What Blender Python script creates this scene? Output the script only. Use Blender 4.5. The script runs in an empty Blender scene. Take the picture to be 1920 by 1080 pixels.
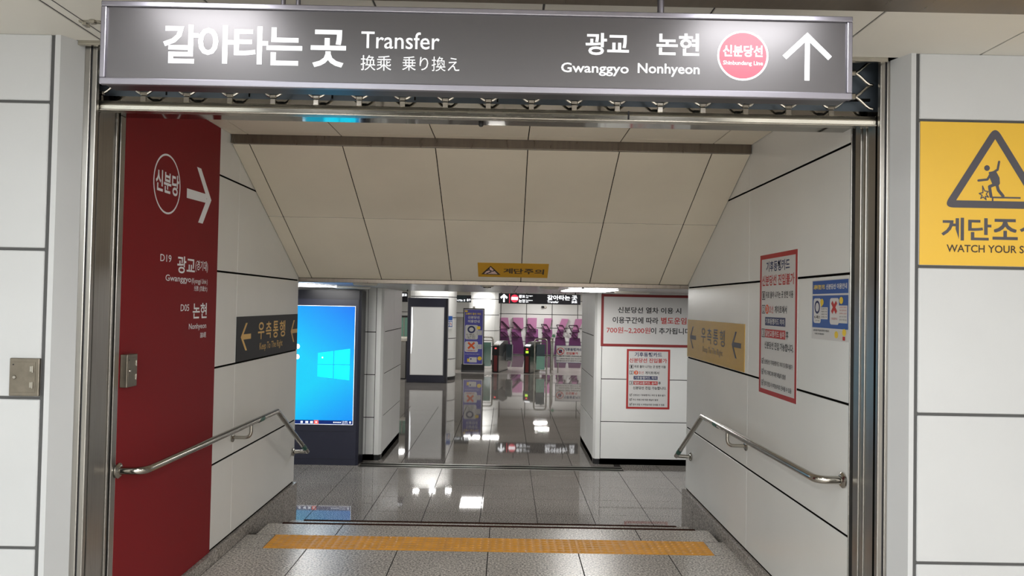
import bpy, bmesh, math, random
from mathutils import Vector, Matrix
random.seed(7)
S = bpy.context.scene
COL = S.collection

# ------------------------------------------------------------------ camera
cam_d = bpy.data.cameras.new('camera'); cam = bpy.data.objects.new('camera', cam_d); COL.objects.link(cam)
cam_d.sensor_width = 36.0; cam_d.lens = 1387 / 1920 * 36.0; cam_d.clip_end = 200; cam_d.clip_start = 0.05
fwd = Vector((0.00679309, 0.99974019, 0.02175768)).normalized()
right = Vector((0.99979264, -0.00720793, 0.01904512)); up = right.cross(fwd).normalized(); right = fwd.cross(up).normalized()
cam.matrix_world = Matrix(((right.x, up.x, -fwd.x, 0), (right.y, up.y, -fwd.y, 0), (right.z, up.z, -fwd.z, 1.63), (0, 0, 0, 1)))
S.camera = cam

# ------------------------------------------------------------------ world, lights, exposure
S.view_settings.view_transform = 'Standard'; S.view_settings.look = 'None'
S.view_settings.exposure = 0.0; S.view_settings.gamma = 1.0; S.view_settings.use_curve_mapping = False
W = bpy.data.worlds.new('world'); S.world = W; W.use_nodes = True
W.node_tree.nodes['Background'].inputs[0].default_value = (0.8, 0.9, 1.0, 1); W.node_tree.nodes['Background'].inputs[1].default_value = 0.02

def lamp(x, y, z, sx, sy, power, col=(1, 1, 1)):
    d = bpy.data.lights.new('ceiling_lamp', 'AREA'); d.shape = 'RECTANGLE'; d.size = sx; d.size_y = sy
    d.energy = power; d.color = col
    o = bpy.data.objects.new('ceiling_lamp', d); o.location = (x, y, z); COL.objects.link(o)

SLOT, NEAR, MIDL, LOWL = 8.0, 27.0, 56.0, 23.0
for xx in (-1.1, 0.88):
    lamp(xx, 1.95, 2.672, 0.4, 0.25, SLOT)
for yy, pw in ((0.1, NEAR), (-2.0, MIDL), (-4.2, MIDL)):   # lamp rows in the ceiling of the near hall
    for xx in (-3.1, -1.1, 0.88, 2.9):
        lamp(xx, yy, 2.672, 0.6, 0.3, pw, (1.0, 0.995, 0.985) if xx > 0 else (0.91, 0.975, 1.0))
FILL = 68.0
for yy in (-5.0, -8.0):                              # unseen point lights added behind the viewer to lift ceiling, slope and walls
    for xx in (-2.4, -0.8, 0.7, 2.2):
        d = bpy.data.lights.new('fill_light', 'POINT'); d.energy = FILL; d.shadow_soft_size = 0.16
        d.color = (1.0, 0.995, 0.985) if xx > 0 else (0.91, 0.975, 1.0)
        o = bpy.data.objects.new('fill_light', d); o.location = (xx, yy, 2.42); COL.objects.link(o)
for yy, pw in ((15.5, 60), (18.5, 60), (21.8, 60)):   # far hall: fill lamps added out of sight to brighten it
    for xx in (-5.6, 4.6):
        lamp(xx, yy, 2.47, 1.2, 0.4, pw, (1, 0.99, 0.97))
for xx, yy, pw in ((-3.6, 24.6, 35), (4.4, 25.2, 50), (-3.6, 28.5, 50), (4.6, 30.0, 50), (-0.5, 27.5, 26), (-1.2, 27.5, 26)):  # outer four are added unseen fill; middle pair lights the column
    lamp(xx, yy, 2.12, 0.6 if pw > 20 else 0.15, 0.5 if pw > 20 else 0.15, pw, (1, 0.985, 0.96))
for yy in (29.6, 31.1): lamp(1.5, yy, 2.12, 0.55, 0.07, 34, (1, 0.985, 0.96))
for xx, yy in ((-2.45, 20.95), (-2.0, 21.0), (-1.55, 21.05)):
    lamp(xx, yy, 2.48, 0.16, 0.16, 10, (1, 0.98, 0.95))
for xx in (-4.6, 3.6):                              # low passage, beyond both ends of the view
    lamp(xx, 8.6, 1.79, 0.5, 1.2, LOWL, (0.97, 0.985, 1.0))

# ------------------------------------------------------------------ materials
def lin(c):
    return tuple(((v / 255) / 12.92 if v / 255 <= 0.04045 else ((v / 255 + 0.055) / 1.055) ** 2.4) for v in c) + (1.0,)

def mat(name, rgb, rough=0.5, metal=0.0, spec=0.5, emit=0.0, var=0.0, vscale=3.0, brushed=None, bump=0.0, bscale=200.0, coat=0.0):
    m = bpy.data.materials.new(name); m.use_nodes = True
    nt = m.node_tree; b = nt.nodes['Principled BSDF']; c = lin(rgb)
    b.inputs['Base Color'].default_value = c; b.inputs['Roughness'].default_value = rough
    b.inputs['Metallic'].default_value = metal; b.inputs['Specular IOR Level'].default_value = spec
    if coat: b.inputs['Coat Weight'].default_value = coat; b.inputs['Coat Roughness'].default_value = 0.05
    if emit:
        b.inputs['Emission Color'].default_value = c; b.inputs['Emission Strength'].default_value = emit
    geo = nt.nodes.new('ShaderNodeNewGeometry')
    if var or brushed:
        n = nt.nodes.new('ShaderNodeTexNoise'); n.inputs['Scale'].default_value = vscale; n.inputs['Detail'].default_value = 4
        mp = nt.nodes.new('ShaderNodeMapping'); mp.inputs['Scale'].default_value = brushed or (1, 1, 1)
        nt.links.new(geo.outputs['Position'], mp.inputs['Vector']); nt.links.new(mp.outputs['Vector'], n.inputs['Vector'])
        r = nt.nodes.new('ShaderNodeMapRange'); r.inputs['From Min'].default_value = 0.3; r.inputs['From Max'].default_value = 0.7
        r.inputs['To Min'].default_value = 1 - var; r.inputs['To Max'].default_value = 1 + var
        nt.links.new(n.outputs['Fac'], r.inputs['Value'])
        mx = nt.nodes.new('ShaderNodeMix'); mx.data_type = 'RGBA'; mx.blend_type = 'MULTIPLY'; mx.inputs['Factor'].default_value = 1
        mx.inputs['A'].default_value = c; nt.links.new(r.outputs['Result'], mx.inputs['B']); nt.links.new(mx.outputs['Result'], b.inputs['Base Color'])
        rr = nt.nodes.new('ShaderNodeMath'); rr.operation = 'MULTIPLY'; rr.inputs[1].default_value = rough
        nt.links.new(r.outputs['Result'], rr.inputs[0]); nt.links.new(rr.outputs[0], b.inputs['Roughness'])
    if bump:
        n2 = nt.nodes.new('ShaderNodeTexNoise'); n2.inputs['Scale'].default_value = bscale
        nt.links.new(geo.outputs['Position'], n2.inputs['Vector'])
        bp = nt.nodes.new('ShaderNodeBump'); bp.inputs['Strength'].default_value = bump; bp.inputs['Distance'].default_value = 0.001
        nt.links.new(n2.outputs['Fac'], bp.inputs['Height']); nt.links.new(bp.outputs['Normal'], b.inputs['Normal'])
    return m

def granite(name, dark, mid, light, rough, scale=170, spec=0.5, joints=None, bump=0.0):
    m = bpy.data.materials.new(name); m.use_nodes = True; nt = m.node_tree; b = nt.nodes['Principled BSDF']
    geo = nt.nodes.new('ShaderNodeNewGeometry')
    n = nt.nodes.new('ShaderNodeTexNoise'); n.inputs['Scale'].default_value = scale; n.inputs['Detail'].default_value = 3; n.inputs['Roughness'].default_value = 0.65
    nt.links.new(geo.outputs['Position'], n.inputs['Vector'])
    cr = nt.nodes.new('ShaderNodeValToRGB'); e = cr.color_ramp.elements
    e[0].position = 0.38; e[0].color = lin(dark); e[1].position = 0.62; e[1].color = lin(light)
    k = e.new(0.5); k.color = lin(mid)
    nt.links.new(n.outputs['Fac'], cr.inputs['Fac'])
    n3 = nt.nodes.new('ShaderNodeTexNoise'); n3.inputs['Scale'].default_value = 1.6; n3.inputs['Detail'].default_value = 3
    nt.links.new(geo.outputs['Position'], n3.inputs['Vector'])
    r = nt.nodes.new('ShaderNodeMapRange'); r.inputs['From Min'].default_value = 0.3; r.inputs['From Max'].default_value = 0.7
    r.inputs['To Min'].default_value = 0.88; r.inputs['To Max'].default_value = 1.1
    nt.links.new(n3.outputs['Fac'], r.inputs['Value'])
    mx = nt.nodes.new('ShaderNodeMix'); mx.data_type = 'RGBA'; mx.blend_type = 'MULTIPLY'; mx.inputs['Factor'].default_value = 1
    nt.links.new(cr.outputs['Color'], mx.inputs['A']); nt.links.new(r.outputs['Result'], mx.inputs['B'])
    out = mx.outputs['Result']
    if joints:
        br = nt.nodes.new('ShaderNodeTexBrick'); br.offset = 0.0; br.inputs['Scale'].default_value = 1.0
        br.inputs['Brick Width'].default_value = joints; br.inputs['Row Height'].default_value = joints
        br.inputs['Mortar Size'].default_value = 0.003
        mp = nt.nodes.new('ShaderNodeMapping'); mp.inputs['Location'].default_value = (0.235, -0.41, 0)
        nt.links.new(geo.outputs['Position'], mp.inputs['Vector']); nt.links.new(mp.outputs['Vector'], br.inputs['Vector'])
        m2 = nt.nodes.new('ShaderNodeMix'); m2.data_type = 'RGBA'; nt.links.new(br.outputs['Fac'], m2.inputs['Factor'])
        nt.links.new(out, m2.inputs['A']); m2.inputs['B'].default_value = lin((45, 42, 40)); out = m2.outputs['Result']
    nt.links.new(out, b.inputs['Base Color'])
    b.inputs['Roughness'].default_value = rough; b.inputs['Specular IOR Level'].default_value = spec
    if bump:
        bp = nt.nodes.new('ShaderNodeBump'); bp.inputs['Strength'].default_value = bump; bp.inputs['Distance'].default_value = 0.0006
        nt.links.new(n.outputs['Fac'], bp.inputs['Height']); nt.links.new(bp.outputs['Normal'], b.inputs['Normal'])
    return m

M = {}
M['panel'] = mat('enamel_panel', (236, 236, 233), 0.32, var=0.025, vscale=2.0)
M['panel_dimmed'] = mat('enamel_panel_dimmed', (193, 194, 195), 0.34, var=0.025, vscale=2.0)  # same enamel as the passage, darker to stand in for dimmer front light
M['panel_warm'] = mat('beige_ceiling_panel', (230, 221, 203), 0.42, var=0.03, vscale=2.5)
M['ceil'] = mat('ceiling_panel', (218, 215, 207), 0.5, var=0.03, vscale=2.0, bump=0.15, bscale=900)
M['ceil_low'] = mat('low_ceiling_panel', (176, 174, 170), 0.22)
M['joint'] = mat('joint_black', (22, 21, 20), 1.0, spec=0.0)
M['grout'] = mat('floor_grout', (40, 37, 35), 0.9, spec=0.1)
M['joint_grey'] = mat('joint_grey', (84, 84, 84), 0.7, spec=0.2)
M['trim'] = mat('brown_metal_trim', (118, 108, 98), 0.3, metal=0.75, var=0.1, vscale=6, brushed=(8, 1, 1))
M['steel'] = mat('stainless', (158, 155, 150), 0.3, metal=0.92, var=0.08, vscale=5, brushed=(30, 30, 0.6))
M['steel_box'] = mat('switch_box_steel', (128, 121, 110), 0.36, metal=0.9, var=0.12, vscale=30)
M['steel_h'] = mat('stainless_bar', (186, 182, 172), 0.26, metal=1.0, var=0.12, vscale=4, brushed=(1.2, 30, 30))
M['mirror'] = mat('polished_stainless', (150, 146, 138), 0.07, metal=1.0, var=0.05, vscale=3)
M['chrome'] = mat('handrail_stainless', (176, 172, 164), 0.17, metal=1.0, var=0.05, vscale=4)
M['housing'] = mat('shutter_housing', (84, 92, 100), 0.45, metal=0.6, var=0.1)
M['darkmetal'] = mat('dark_metal', (44, 44, 48), 0.4, metal=0.6)
M['granite'] = granite('granite', (92, 88, 84), (184, 178, 171), (236, 230, 223), 0.28, 80, bump=0.12)
M['granite_skirt'] = granite('granite_skirting', (84, 79, 74), (146, 139, 132), (190, 183, 176), 0.4, 90)
M['granite_low'] = granite('polished_granite', (56, 53, 51), (122, 117, 112), (172, 166, 160), 0.032, 85, spec=0.5)
M['granite_far'] = granite('polished_granite_far', (56, 53, 51), (122, 117, 112), (172, 166, 160), 0.032, 85, spec=0.5, joints=0.593)
M['granite_pale'] = granite('pale_granite', (150, 145, 140), (190, 184, 178), (214, 208, 202), 0.25, 120)
M['bevel_dark'] = mat('dark_nosing', (60, 38, 32), 0.9, spec=0.0)
M['tactile'] = mat('tactile_ochre', (232, 164, 60), 0.5, var=0.1, vscale=9)
M['red'] = mat('red_film', (132, 28, 34), 0.6, spec=0.25, var=0.02)
M['white_print'] = mat('white_print', (246, 248, 252), 0.45)
M['white_sign'] = mat('white_sign_print', (244, 245, 248), 0.4, emit=0.12)
M['sign_grey'] = mat('sign_grey', (94, 92, 94), 0.36, metal=0.7)
M['sign_frame'] = mat('sign_frame', (150, 148, 158), 0.3, metal=0.85)
M['sign_case'] = mat('sign_case', (84, 84, 90), 0.3, metal=0.8)
M['line_red'] = mat('line_red', (222, 72, 92), 0.4)
M['yellow'] = mat('yellow_film', (222, 178, 58), 0.4)
M['yellow_dim'] = mat('yellow_film_ochre', (204, 152, 22), 0.45)
M['ochre_sign'] = mat('ochre_sign', (200, 160, 74), 0.25)
M['dark_print'] = mat('dark_print', (72, 70, 78), 0.45)
M['brown_print'] = mat('brown_print', (60, 46, 34), 0.45)
M['black_print'] = mat('black_print', (26, 24, 26), 0.5)
M['navy_print'] = mat('navy_print', (34, 44, 92), 0.5)
M['red_print'] = mat('red_print', (186, 42, 38), 0.5)
M['orange_print'] = mat('orange_print', (222, 92, 40), 0.5)
M['border_red'] = mat('border_red', (176, 46, 44), 0.5)
M['border_wine'] = mat('border_wine', (140, 40, 40), 0.5)
M['paper'] = mat('paper', (214, 212, 210), 0.45)
M['charcoal'] = mat('charcoal_film', (40, 40, 44), 0.5, spec=0.3)
M['gold'] = mat('gold_print', (232, 186, 98), 0.4)
M['pinkish'] = mat('pinkish_print', (226, 196, 190), 0.5)
M['blue_poster'] = mat('blue_poster', (40, 84, 158), 0.4)
M['violet_poster'] = mat('violet_poster', (84, 82, 170), 0.4)
M['yel_print'] = mat('yellow_print', (240, 206, 60), 0.5)
M['navy_case'] = mat('kiosk_navy', (46, 47, 62), 0.28, spec=0.5)
M['navy_case2'] = mat('kiosk_side', (30, 30, 38), 0.28)
M['lamp'] = mat('lamp_diffuser', (255, 253, 250), 0.5, emit=14.0 * LOWL / 22.0)
M['glow'] = mat('lit_white', (250, 252, 255), 0.5, emit=1.6)
M['glow_red'] = mat('lit_red', (236, 58, 84), 0.5, emit=0.9)
M['adscreen'] = mat('blank_lightbox', (206, 206, 204), 0.4, emit=0.28)
M['sign_dark'] = mat('sign_dark', (36, 34, 46), 0.35)
M['black'] = mat('black_plastic', (26, 26, 28), 0.35)
M['maroon'] = mat('maroon_strip', (110, 44, 44), 0.35)
M['glass_green'] = mat('green_glass', (120, 164, 148), 0.1, spec=0.6)
M['glass_dark'] = mat('dark_glass', (64, 78, 84), 0.1, spec=0.6)
M['pink1'] = mat('relief_pink', (196, 130, 172), 0.4)
M['pink2'] = mat('relief_mauve', (150, 84, 140), 0.4)
M['pink3'] = mat('relief_plum', (92, 38, 88), 0.4)
M['pink_line'] = mat('relief_edge', (56, 20, 48), 0.4)
M['green_led'] = mat('green_led', (190, 240, 60), 0.4, emit=1.2)
M['red_led'] = mat('red_led', (255, 90, 90), 0.4, emit=1.0)
M['green_sign'] = mat('green_sign', (40, 150, 90), 0.4)
M['green_tape'] = mat('green_tape', (24, 92, 76), 0.4)
M['cream'] = mat('cream_plastic', (214, 208, 196), 0.45)
M['task'] = mat('taskbar', (8, 40, 110), 0.3, emit=0.5)
M['icon'] = mat('icon_white', (230, 240, 255), 0.3, emit=0.9)
M['icon_red'] = mat('icon_red', (238, 92, 84), 0.3, emit=0.8)

def screen_mat():
    m = bpy.data.materials.new('desktop_screen'); m.use_nodes = True; nt = m.node_tree; b = nt.nodes['Principled BSDF']
    tc = nt.nodes.new('ShaderNodeTexCoord'); sp = nt.nodes.new('ShaderNodeSeparateXYZ'); nt.links.new(tc.outputs['Generated'], sp.inputs[0])
    # picture on the display: cyan towards the left and middle, blue towards top right and bottom right
    a = nt.nodes.new('ShaderNodeMath'); a.operation = 'SUBTRACT'; nt.links.new(sp.outputs['Z'], a.inputs[0]); a.inputs[1].default_value = 0.42
    ab = nt.nodes.new('ShaderNodeMath'); ab.operation = 'ABSOLUTE'; nt.links.new(a.outputs[0], ab.inputs[0])
    s = nt.nodes.new('ShaderNodeMath'); s.operation = 'MULTIPLY_ADD'; nt.links.new(ab.outputs[0], s.inputs[0]); s.inputs[1].default_value = 1.0
    x2 = nt.nodes.new('ShaderNodeMath'); x2.operation = 'MULTIPLY'; nt.links.new(sp.outputs['X'], x2.inputs[0]); x2.inputs[1].default_value = 0.42
    nt.links.new(x2.outputs[0], s.inputs[2])
    cr = nt.nodes.new('ShaderNodeValToRGB'); e = cr.color_ramp.elements
    e[0].position = 0.26; e[0].color = lin((0, 212, 255)); e[1].position = 0.98; e[1].color = lin((8, 128, 252))
    k = e.new(0.6); k.color = lin((0, 172, 255))
    nt.links.new(s.outputs[0], cr.inputs['Fac'])
    nt.links.new(cr.outputs['Color'], b.inputs['Emission Color']); b.inputs['Emission Strength'].default_value = 0.95
    b.inputs['Base Color'].default_value = (0.01, 0.01, 0.02, 1); b.inputs['Roughness'].default_value = 0.15
    return m
M['screen'] = screen_mat()
M['pane_light'] = mat('logo_pane', (6, 216, 255), 0.3, emit=0.95)

# ------------------------------------------------------------------ builders
def wloc(o):
    v = Vector(o.location)
    return v if o.parent is None else wloc(o.parent) + v

def tag(o, label=None, cat=None, group=None, kind=None):
    if label: o['label'] = label
    if cat: o['category'] = cat
    if group: o['group'] = group
    if kind: o['kind'] = kind
    return o

def thing(name, label, cat, loc=(0, 0, 0), group=None, kind=None):
    o = bpy.data.objects.new(name, None); o.empty_display_size = 0.1; COL.objects.link(o); o.location = loc
    return tag(o, label, cat, group, kind)

class MB:
    def __init__(s): s.v = []; s.f = []
    def add(s, vs, fs):
        n = len(s.v); s.v += [tuple(p) for p in vs]; s.f += [tuple(i + n for i in f) for f in fs]; return s
    def box(s, x0, y0, z0, x1, y1, z1):
        x0, x1 = sorted((x0, x1)); y0, y1 = sorted((y0, y1)); z0, z1 = sorted((z0, z1))
        return s.add([(x0, y0, z0), (x1, y0, z0), (x1, y1, z0), (x0, y1, z0), (x0, y0, z1), (x1, y0, z1), (x1, y1, z1), (x0, y1, z1)],
                     [(0, 3, 2, 1), (4, 5, 6, 7), (0, 1, 5, 4), (1, 2, 6, 5), (2, 3, 7, 6), (3, 0, 4, 7)])
    def prism(s, pts, d):
        d = Vector(d); n = len(pts); a = [Vector(p) for p in pts]
        nrm = Vector((0, 0, 0))
        for i in range(n): nrm += a[i].cross(a[(i + 1) % n])
        if nrm.dot(d) > 0: a = a[::-1]
        vs = a + [p + d for p in a]
        fs = [tuple(range(n)), tuple(range(2 * n - 1, n - 1, -1))] + [(i, i + n, (i + 1) % n + n, (i + 1) % n) for i in range(n)]
        return s.add(vs, fs)
    def tube(s, pts, r, seg=12, caps=True, r2=None):
        P = [Vector(p) for p in pts]; n = len(P); rings = []
        t0 = (P[1] - P[0]).normalized(); ref = Vector((0, 0, 1)) if abs(t0.z) < 0.9 else Vector((1, 0, 0))
        u = t0.cross(ref).normalized()
        for i in range(n):
            t = ((P[min(i + 1, n - 1)] - P[i]).normalized() + (P[i] - P[max(i - 1, 0)]).normalized())
            t = t.normalized() if t.length > 1e-6 else t0
            u = (u - t * u.dot(t)).normalized(); w = t.cross(u)
            k = 1.0
            if 0 < i < n - 1:
                c = (P[i + 1] - P[i]).normalized().dot(t); k = 1 / max(c, 0.5)
            rr = r if r2 is None else r + (r2 - r) * i / (n - 1)
            rings.append([P[i] + (u * math.cos(2 * math.pi * j / seg) + w * math.sin(2 * math.pi * j / seg)) * rr for j in range(seg)])
        vs = [p for R in rings for p in R]; fs = []
        for i in range(n - 1):
            for j in range(seg):
                fs.append((i * seg + j, i * seg + (j + 1) % seg, (i + 1) * seg + (j + 1) % seg, (i + 1) * seg + j))
        if caps: fs += [tuple(range(seg))[::-1], tuple(range((n - 1) * seg, n * seg))]
        return s.add(vs, fs)
    def lathe(s, c, axis, prof, seg=24):
        c = Vector(c); a = Vector(axis).normalized(); ref = Vector((0, 0, 1)) if abs(a.z) < 0.9 else Vector((1, 0, 0))
        u = a.cross(ref).normalized(); w = a.cross(u); vs = []; fs = []
        for (r, h) in prof:
            vs += [c + a * h + (u * math.cos(2 * math.pi * j / seg) + w * math.sin(2 * math.pi * j / seg)) * r for j in range(seg)]
        for i in range(len(prof) - 1):
            for j in range(seg):
                fs.append((i * seg + j, i * seg + (j + 1) % seg, (i + 1) * seg + (j + 1) % seg, (i + 1) * seg + j))
        fs += [tuple(range(seg))[::-1], tuple(range((len(prof) - 1) * seg, len(prof) * seg))]
        return s.add(vs, fs)
    def build(s, name, m, parent=None, bevel=0.0, smooth=False, at=None):
        if parent is not None: o0 = wloc(parent)
        elif at is not None: o0 = Vector(at)
        else:
            xs = [p[0] for p in s.v]; ys = [p[1] for p in s.v]; zs = [p[2] for p in s.v]
            o0 = Vector(((min(xs) + max(xs)) / 2, (min(ys) + max(ys)) / 2, min(zs)))
        me = bpy.data.meshes.new(name); me.from_pydata([Vector(p) - o0 for p in s.v], [], s.f)
        bm = bmesh.new(); bm.from_mesh(me)
        bmesh.ops.recalc_face_normals(bm, faces=bm.faces)
        if bevel: bmesh.ops.bevel(bm, geom=[e for e in bm.edges if not e.is_boundary], offset=bevel, segments=2, affect='EDGES', profile=0.5)
        bm.to_mesh(me); bm.free()
        if smooth:
            me.polygons.foreach_set('use_smooth', [True] * len(me.polygons)); me.set_sharp_from_angle(angle=math.radians(40))
        me.materials.append(M[m] if isinstance(m, str) else m)
        o = bpy.data.objects.new(name, me); COL.objects.link(o)
        if parent is not None: o.parent = parent
        else: o.location = o0
        return o

def box(name, m, parent, x0, y0, z0, x1, y1, z1, bevel=0.0):
    return MB().box(x0, y0, z0, x1, y1, z1).build(name, m, parent, bevel)

_pc = {}
def piece(name, m, parent, x0, y0, z0, x1, y1, z1, bevel=0.003):
    """one laid piece (panel, tile ...) that shares its mesh with alike pieces"""
    k = (name, m, round(abs(x1 - x0), 4), round(abs(y1 - y0), 4), round(abs(z1 - z0), 4), bevel)
    c = Vector(((x0 + x1) / 2, (y0 + y1) / 2, (z0 + z1) / 2))
    if k not in _pc:
        hx, hy, hz = k[2] / 2, k[3] / 2, k[4] / 2
        me = bpy.data.meshes.new(name); bm = bmesh.new(); bmesh.ops.create_cube(bm, size=1)
        bmesh.ops.scale(bm, vec=(hx * 2, hy * 2, hz * 2), verts=bm.verts)
        if bevel: bmesh.ops.bevel(bm, geom=bm.edges[:], offset=bevel, segments=1, affect='EDGES')
        bm.to_mesh(me); bm.free(); me.materials.append(M[m]); _pc[k] = me
    o = bpy.data.objects.new(name, _pc[k]); COL.objects.link(o); o.parent = parent; o.location = c - wloc(parent)
    return o

def fillet(pts, r, n=6):
    P = [Vector(p) for p in pts]; out = [P[0]]
    for i in range(1, len(P) - 1):
        a = (P[i - 1] - P[i]).normalized(); b = (P[i + 1] - P[i]).normalized(); ang = a.angle(b)
        d = min(r / math.tan(ang / 2), (P[i - 1] - P[i]).length * 0.49, (P[i + 1] - P[i]).length * 0.49)
        p0 = P[i] + a * d; p1 = P[i] + b * d
        for k in range(n + 1):
            t = k / n; out.append(p0 * (1 - t) ** 2 + P[i] * 2 * t * (1 - t) + p1 * t * t)
    out.append(P[-1]); return out

_tc = {}
def text_geo(s, bold):
    if (s, bold) in _tc: return _tc[s, bold]
    c = bpy.data.curves.new('glyphs', 'FONT'); c.body = s; c.offset = bold; c.resolution_u = 3
    o = bpy.data.objects.new('glyphs', c); COL.objects.link(o)
    bpy.context.view_layer.update()
    me = bpy.data.meshes.new_from_object(o.evaluated_get(bpy.context.evaluated_depsgraph_get()))
    vs = [v.co.copy() for v in me.vertices]; fs = [tuple(p.vertices) for p in me.polygons]
    bpy.data.objects.remove(o); bpy.data.curves.remove(c); bpy.data.meshes.remove(me)
    _tc[s, bold] = (vs, fs)
    return vs, fs

class Print:
    """flat print on a sign face: U, V in the face, N out of it; pieces of one name and material are one part"""
    def __init__(s, parent, O, U, V, step=0.0006):
        s.p = parent; s.O = Vector(O); s.U = Vector(U); s.V = Vector(V); s.N = s.U.cross(s.V).normalized(); s.step = step; s.parts = {}; s.n = 0; s.k = 0; s.c = 0
    def pt(s, u, v, l): return s.O + s.U * u + s.V * v + s.N * (s.step * l)
    def mb(s, name, m): return s.parts.setdefault((name, m, -s.k), MB())
    def poly(s, name, m, uv, l=1):
        s.c += 1; l += 0.07 * (s.c % 9)
        s.mb(name, m).add([s.pt(u, v, l) for u, v in uv], [tuple(range(len(uv)))]); return s
    def rect(s, name, m, u0, v0, u1, v1, l=1): return s.poly(name, m, [(u0, v0), (u1, v0), (u1, v1), (u0, v1)], l)
    def ell(s, name, m, cu, cv, ru, rv, l=1, n=40):
        return s.poly(name, m, [(cu + ru * math.cos(2 * math.pi * i / n), cv + rv * math.sin(2 * math.pi * i / n)) for i in range(n)], l)
    def ring(s, name, m, cu, cv, ru, rv, wu, wv=None, l=1, n=48):
        wv = wv or wu; vs = []
        for i in range(n):
            c, q = math.cos(2 * math.pi * i / n), math.sin(2 * math.pi * i / n)
            vs += [s.pt(cu + ru * c, cv + rv * q, l), s.pt(cu + (ru - wu) * c, cv + (rv - wv) * q, l)]
        s.mb(name, m).add(vs, [(2 * i, (2 * i + 2) % (2 * n), (2 * i + 3) % (2 * n), 2 * i + 1) for i in range(n)]); return s
    def frame(s, name, m, u0, v0, u1, v1, w, l=1):
        for r in ((u0, v0, u1, v0 + w), (u0, v1 - w, u1, v1), (u0, v0 + w, u0 + w, v1 - w), (u1 - w, v0 + w, u1, v1 - w)): s.rect(name, m, *r, l)
        return s
    def rrect(s, name, m, u0, v0, u1, v1, r, l=1):
        out = []
        for cx, cy, a in ((u1 - r, v1 - r, 0), (u0 + r, v1 - r, 90), (u0 + r, v0 + r, 180), (u1 - r, v0 + r, 270)):
            for k in range(6): t = math.radians(a + 18 * k); out.append((cx + r * math.cos(t), cy + r * math.sin(t)))
        return s.poly(name, m, out, l)
    def stroke(s, name, m, pts, w, l=1, cap=True):
        for (a, b), (c, d) in zip(pts, pts[1:]):
            L = math.hypot(c - a, d - b) or 1; nx, ny = -(d - b) / L * w / 2, (c - a) / L * w / 2
            s.poly(name, m, [(a - nx, b - ny), (c - nx, d - ny), (c + nx, d + ny), (a + nx, b + ny)], l)
        for a, b in (pts if cap else pts[1:-1]): s.ell(name, m, a, b, w / 2, w / 2, l, 12)
        return s
    def text(s, name, m, t, rect, l=1, bold=0.012, fit='both'):
        u0, v0, u1, v1 = rect; vs, fs = text_geo(t, bold)
        xs = [v.x for v in vs]; ys = [v.y for v in vs]; a, b, c, d = min(xs), max(xs), min(ys), max(ys)
        ku = (u1 - u0) / (b - a); kv = (v1 - v0) / (d - c)
        s.n += 1
        s.parts.setdefault((name, m, s.n), MB()).add([s.pt(u0 + (v.x - a) * ku, v0 + (v.y - c) * kv, l) for v in vs], fs); return s
    def done(s):
        for k, mb in s.parts.items(): mb.build(k[0], k[1], s.p)
        return s

X1, X2 = -1.80, 1.57            # tunnel side walls
H = -0.60                       # lower floor
GAP = 0.006

# ================================================================== STRUCTURE: near hall
flo = thing('floor_upper', 'grey granite floor at the top of the stairs', 'floor', (0, 2, 0), kind='structure')
box('bed', 'grout', flo, -7, -9.5, -0.16, 7, 5.178, -0.0014)
box('bed', 'grout', flo, -1.709, 5.178, -0.16, 1.509, 5.43, -0.0014)
box('slab', 'granite', flo, -7, -9.5, -0.012, 7, 3.10, 0.0)
xs = [-1.77] + [-1.28 + 0.594 * k for k in range(5)] + [1.57]
ys = [3.10, 3.712, 4.306, 4.90]
for a, b in zip(ys, ys[1:]):
    for c, d in zip(xs, xs[1:]):
        piece('tile', 'granite', flo, c + 0.003, a + 0.003, -0.004, d - 0.003, b - 0.003, 0.0, 0.0008)
for c, d in ((-1.77, -1.571), (1.401, 1.57)):
    piece('tile', 'granite', flo, c + 0.003, 4.903, -0.004, d - 0.003, 5.174, 0.0, 0.0008)
for c, d in zip((-1.71, -1.161, -0.091, 0.97), (-1.161, -0.091, 0.97, 1.51)):
    piece('tile', 'granite', flo, c + 0.003, 5.183, -0.004, d - 0.003, 5.435, 0.0, 0.0008)

tact = thing('tactile_strip', 'ochre tactile paving strip across the floor before the stairs', 'tactile paving', (-0.085, 5.04, 0), kind='structure')
def tactile_mesh():
    me = bpy.data.meshes.new('tile'); bm = bmesh.new(); n = 60; w = 0.2945; d = 0.276
    g = [[None] * (n + 1) for _ in range(n + 1)]
    for i in range(n + 1):
        for j in range(n + 1):
            x, y = i / n, j / n
            px, py = (x * 6) % 1 - 0.5, (y * 6) % 1 - 0.5; r = math.hypot(px, py)
            h = 0.005 * max(0.0, min(1.0, (0.40 - r) / 0.16))
            g[i][j] = bm.verts.new((x * w - w / 2, y * d - d / 2, h + 0.0015))
    for i in range(n):
        for j in range(n): bm.faces.new((g[i][j], g[i + 1][j], g[i + 1][j + 1], g[i][j + 1]))
    bm.to_mesh(me); bm.free(); me.polygons.foreach_set('use_smooth', [True] * len(me.polygons)); me.materials.append(M['tactile']); return me
tm = tactile_mesh()
for k in range(10):
    o = bpy.data.objects.new('tile', tm); COL.objects.link(o); o.parent = tact
    o.location = Vector((-1.569 + 0.297 * (k + 0.5), 5.04, 0)) - wloc(tact)
box('bed', 'tactile', tact, -1.569, 4.901, -0.011, 1.401, 5.179, 0.001)

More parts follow.
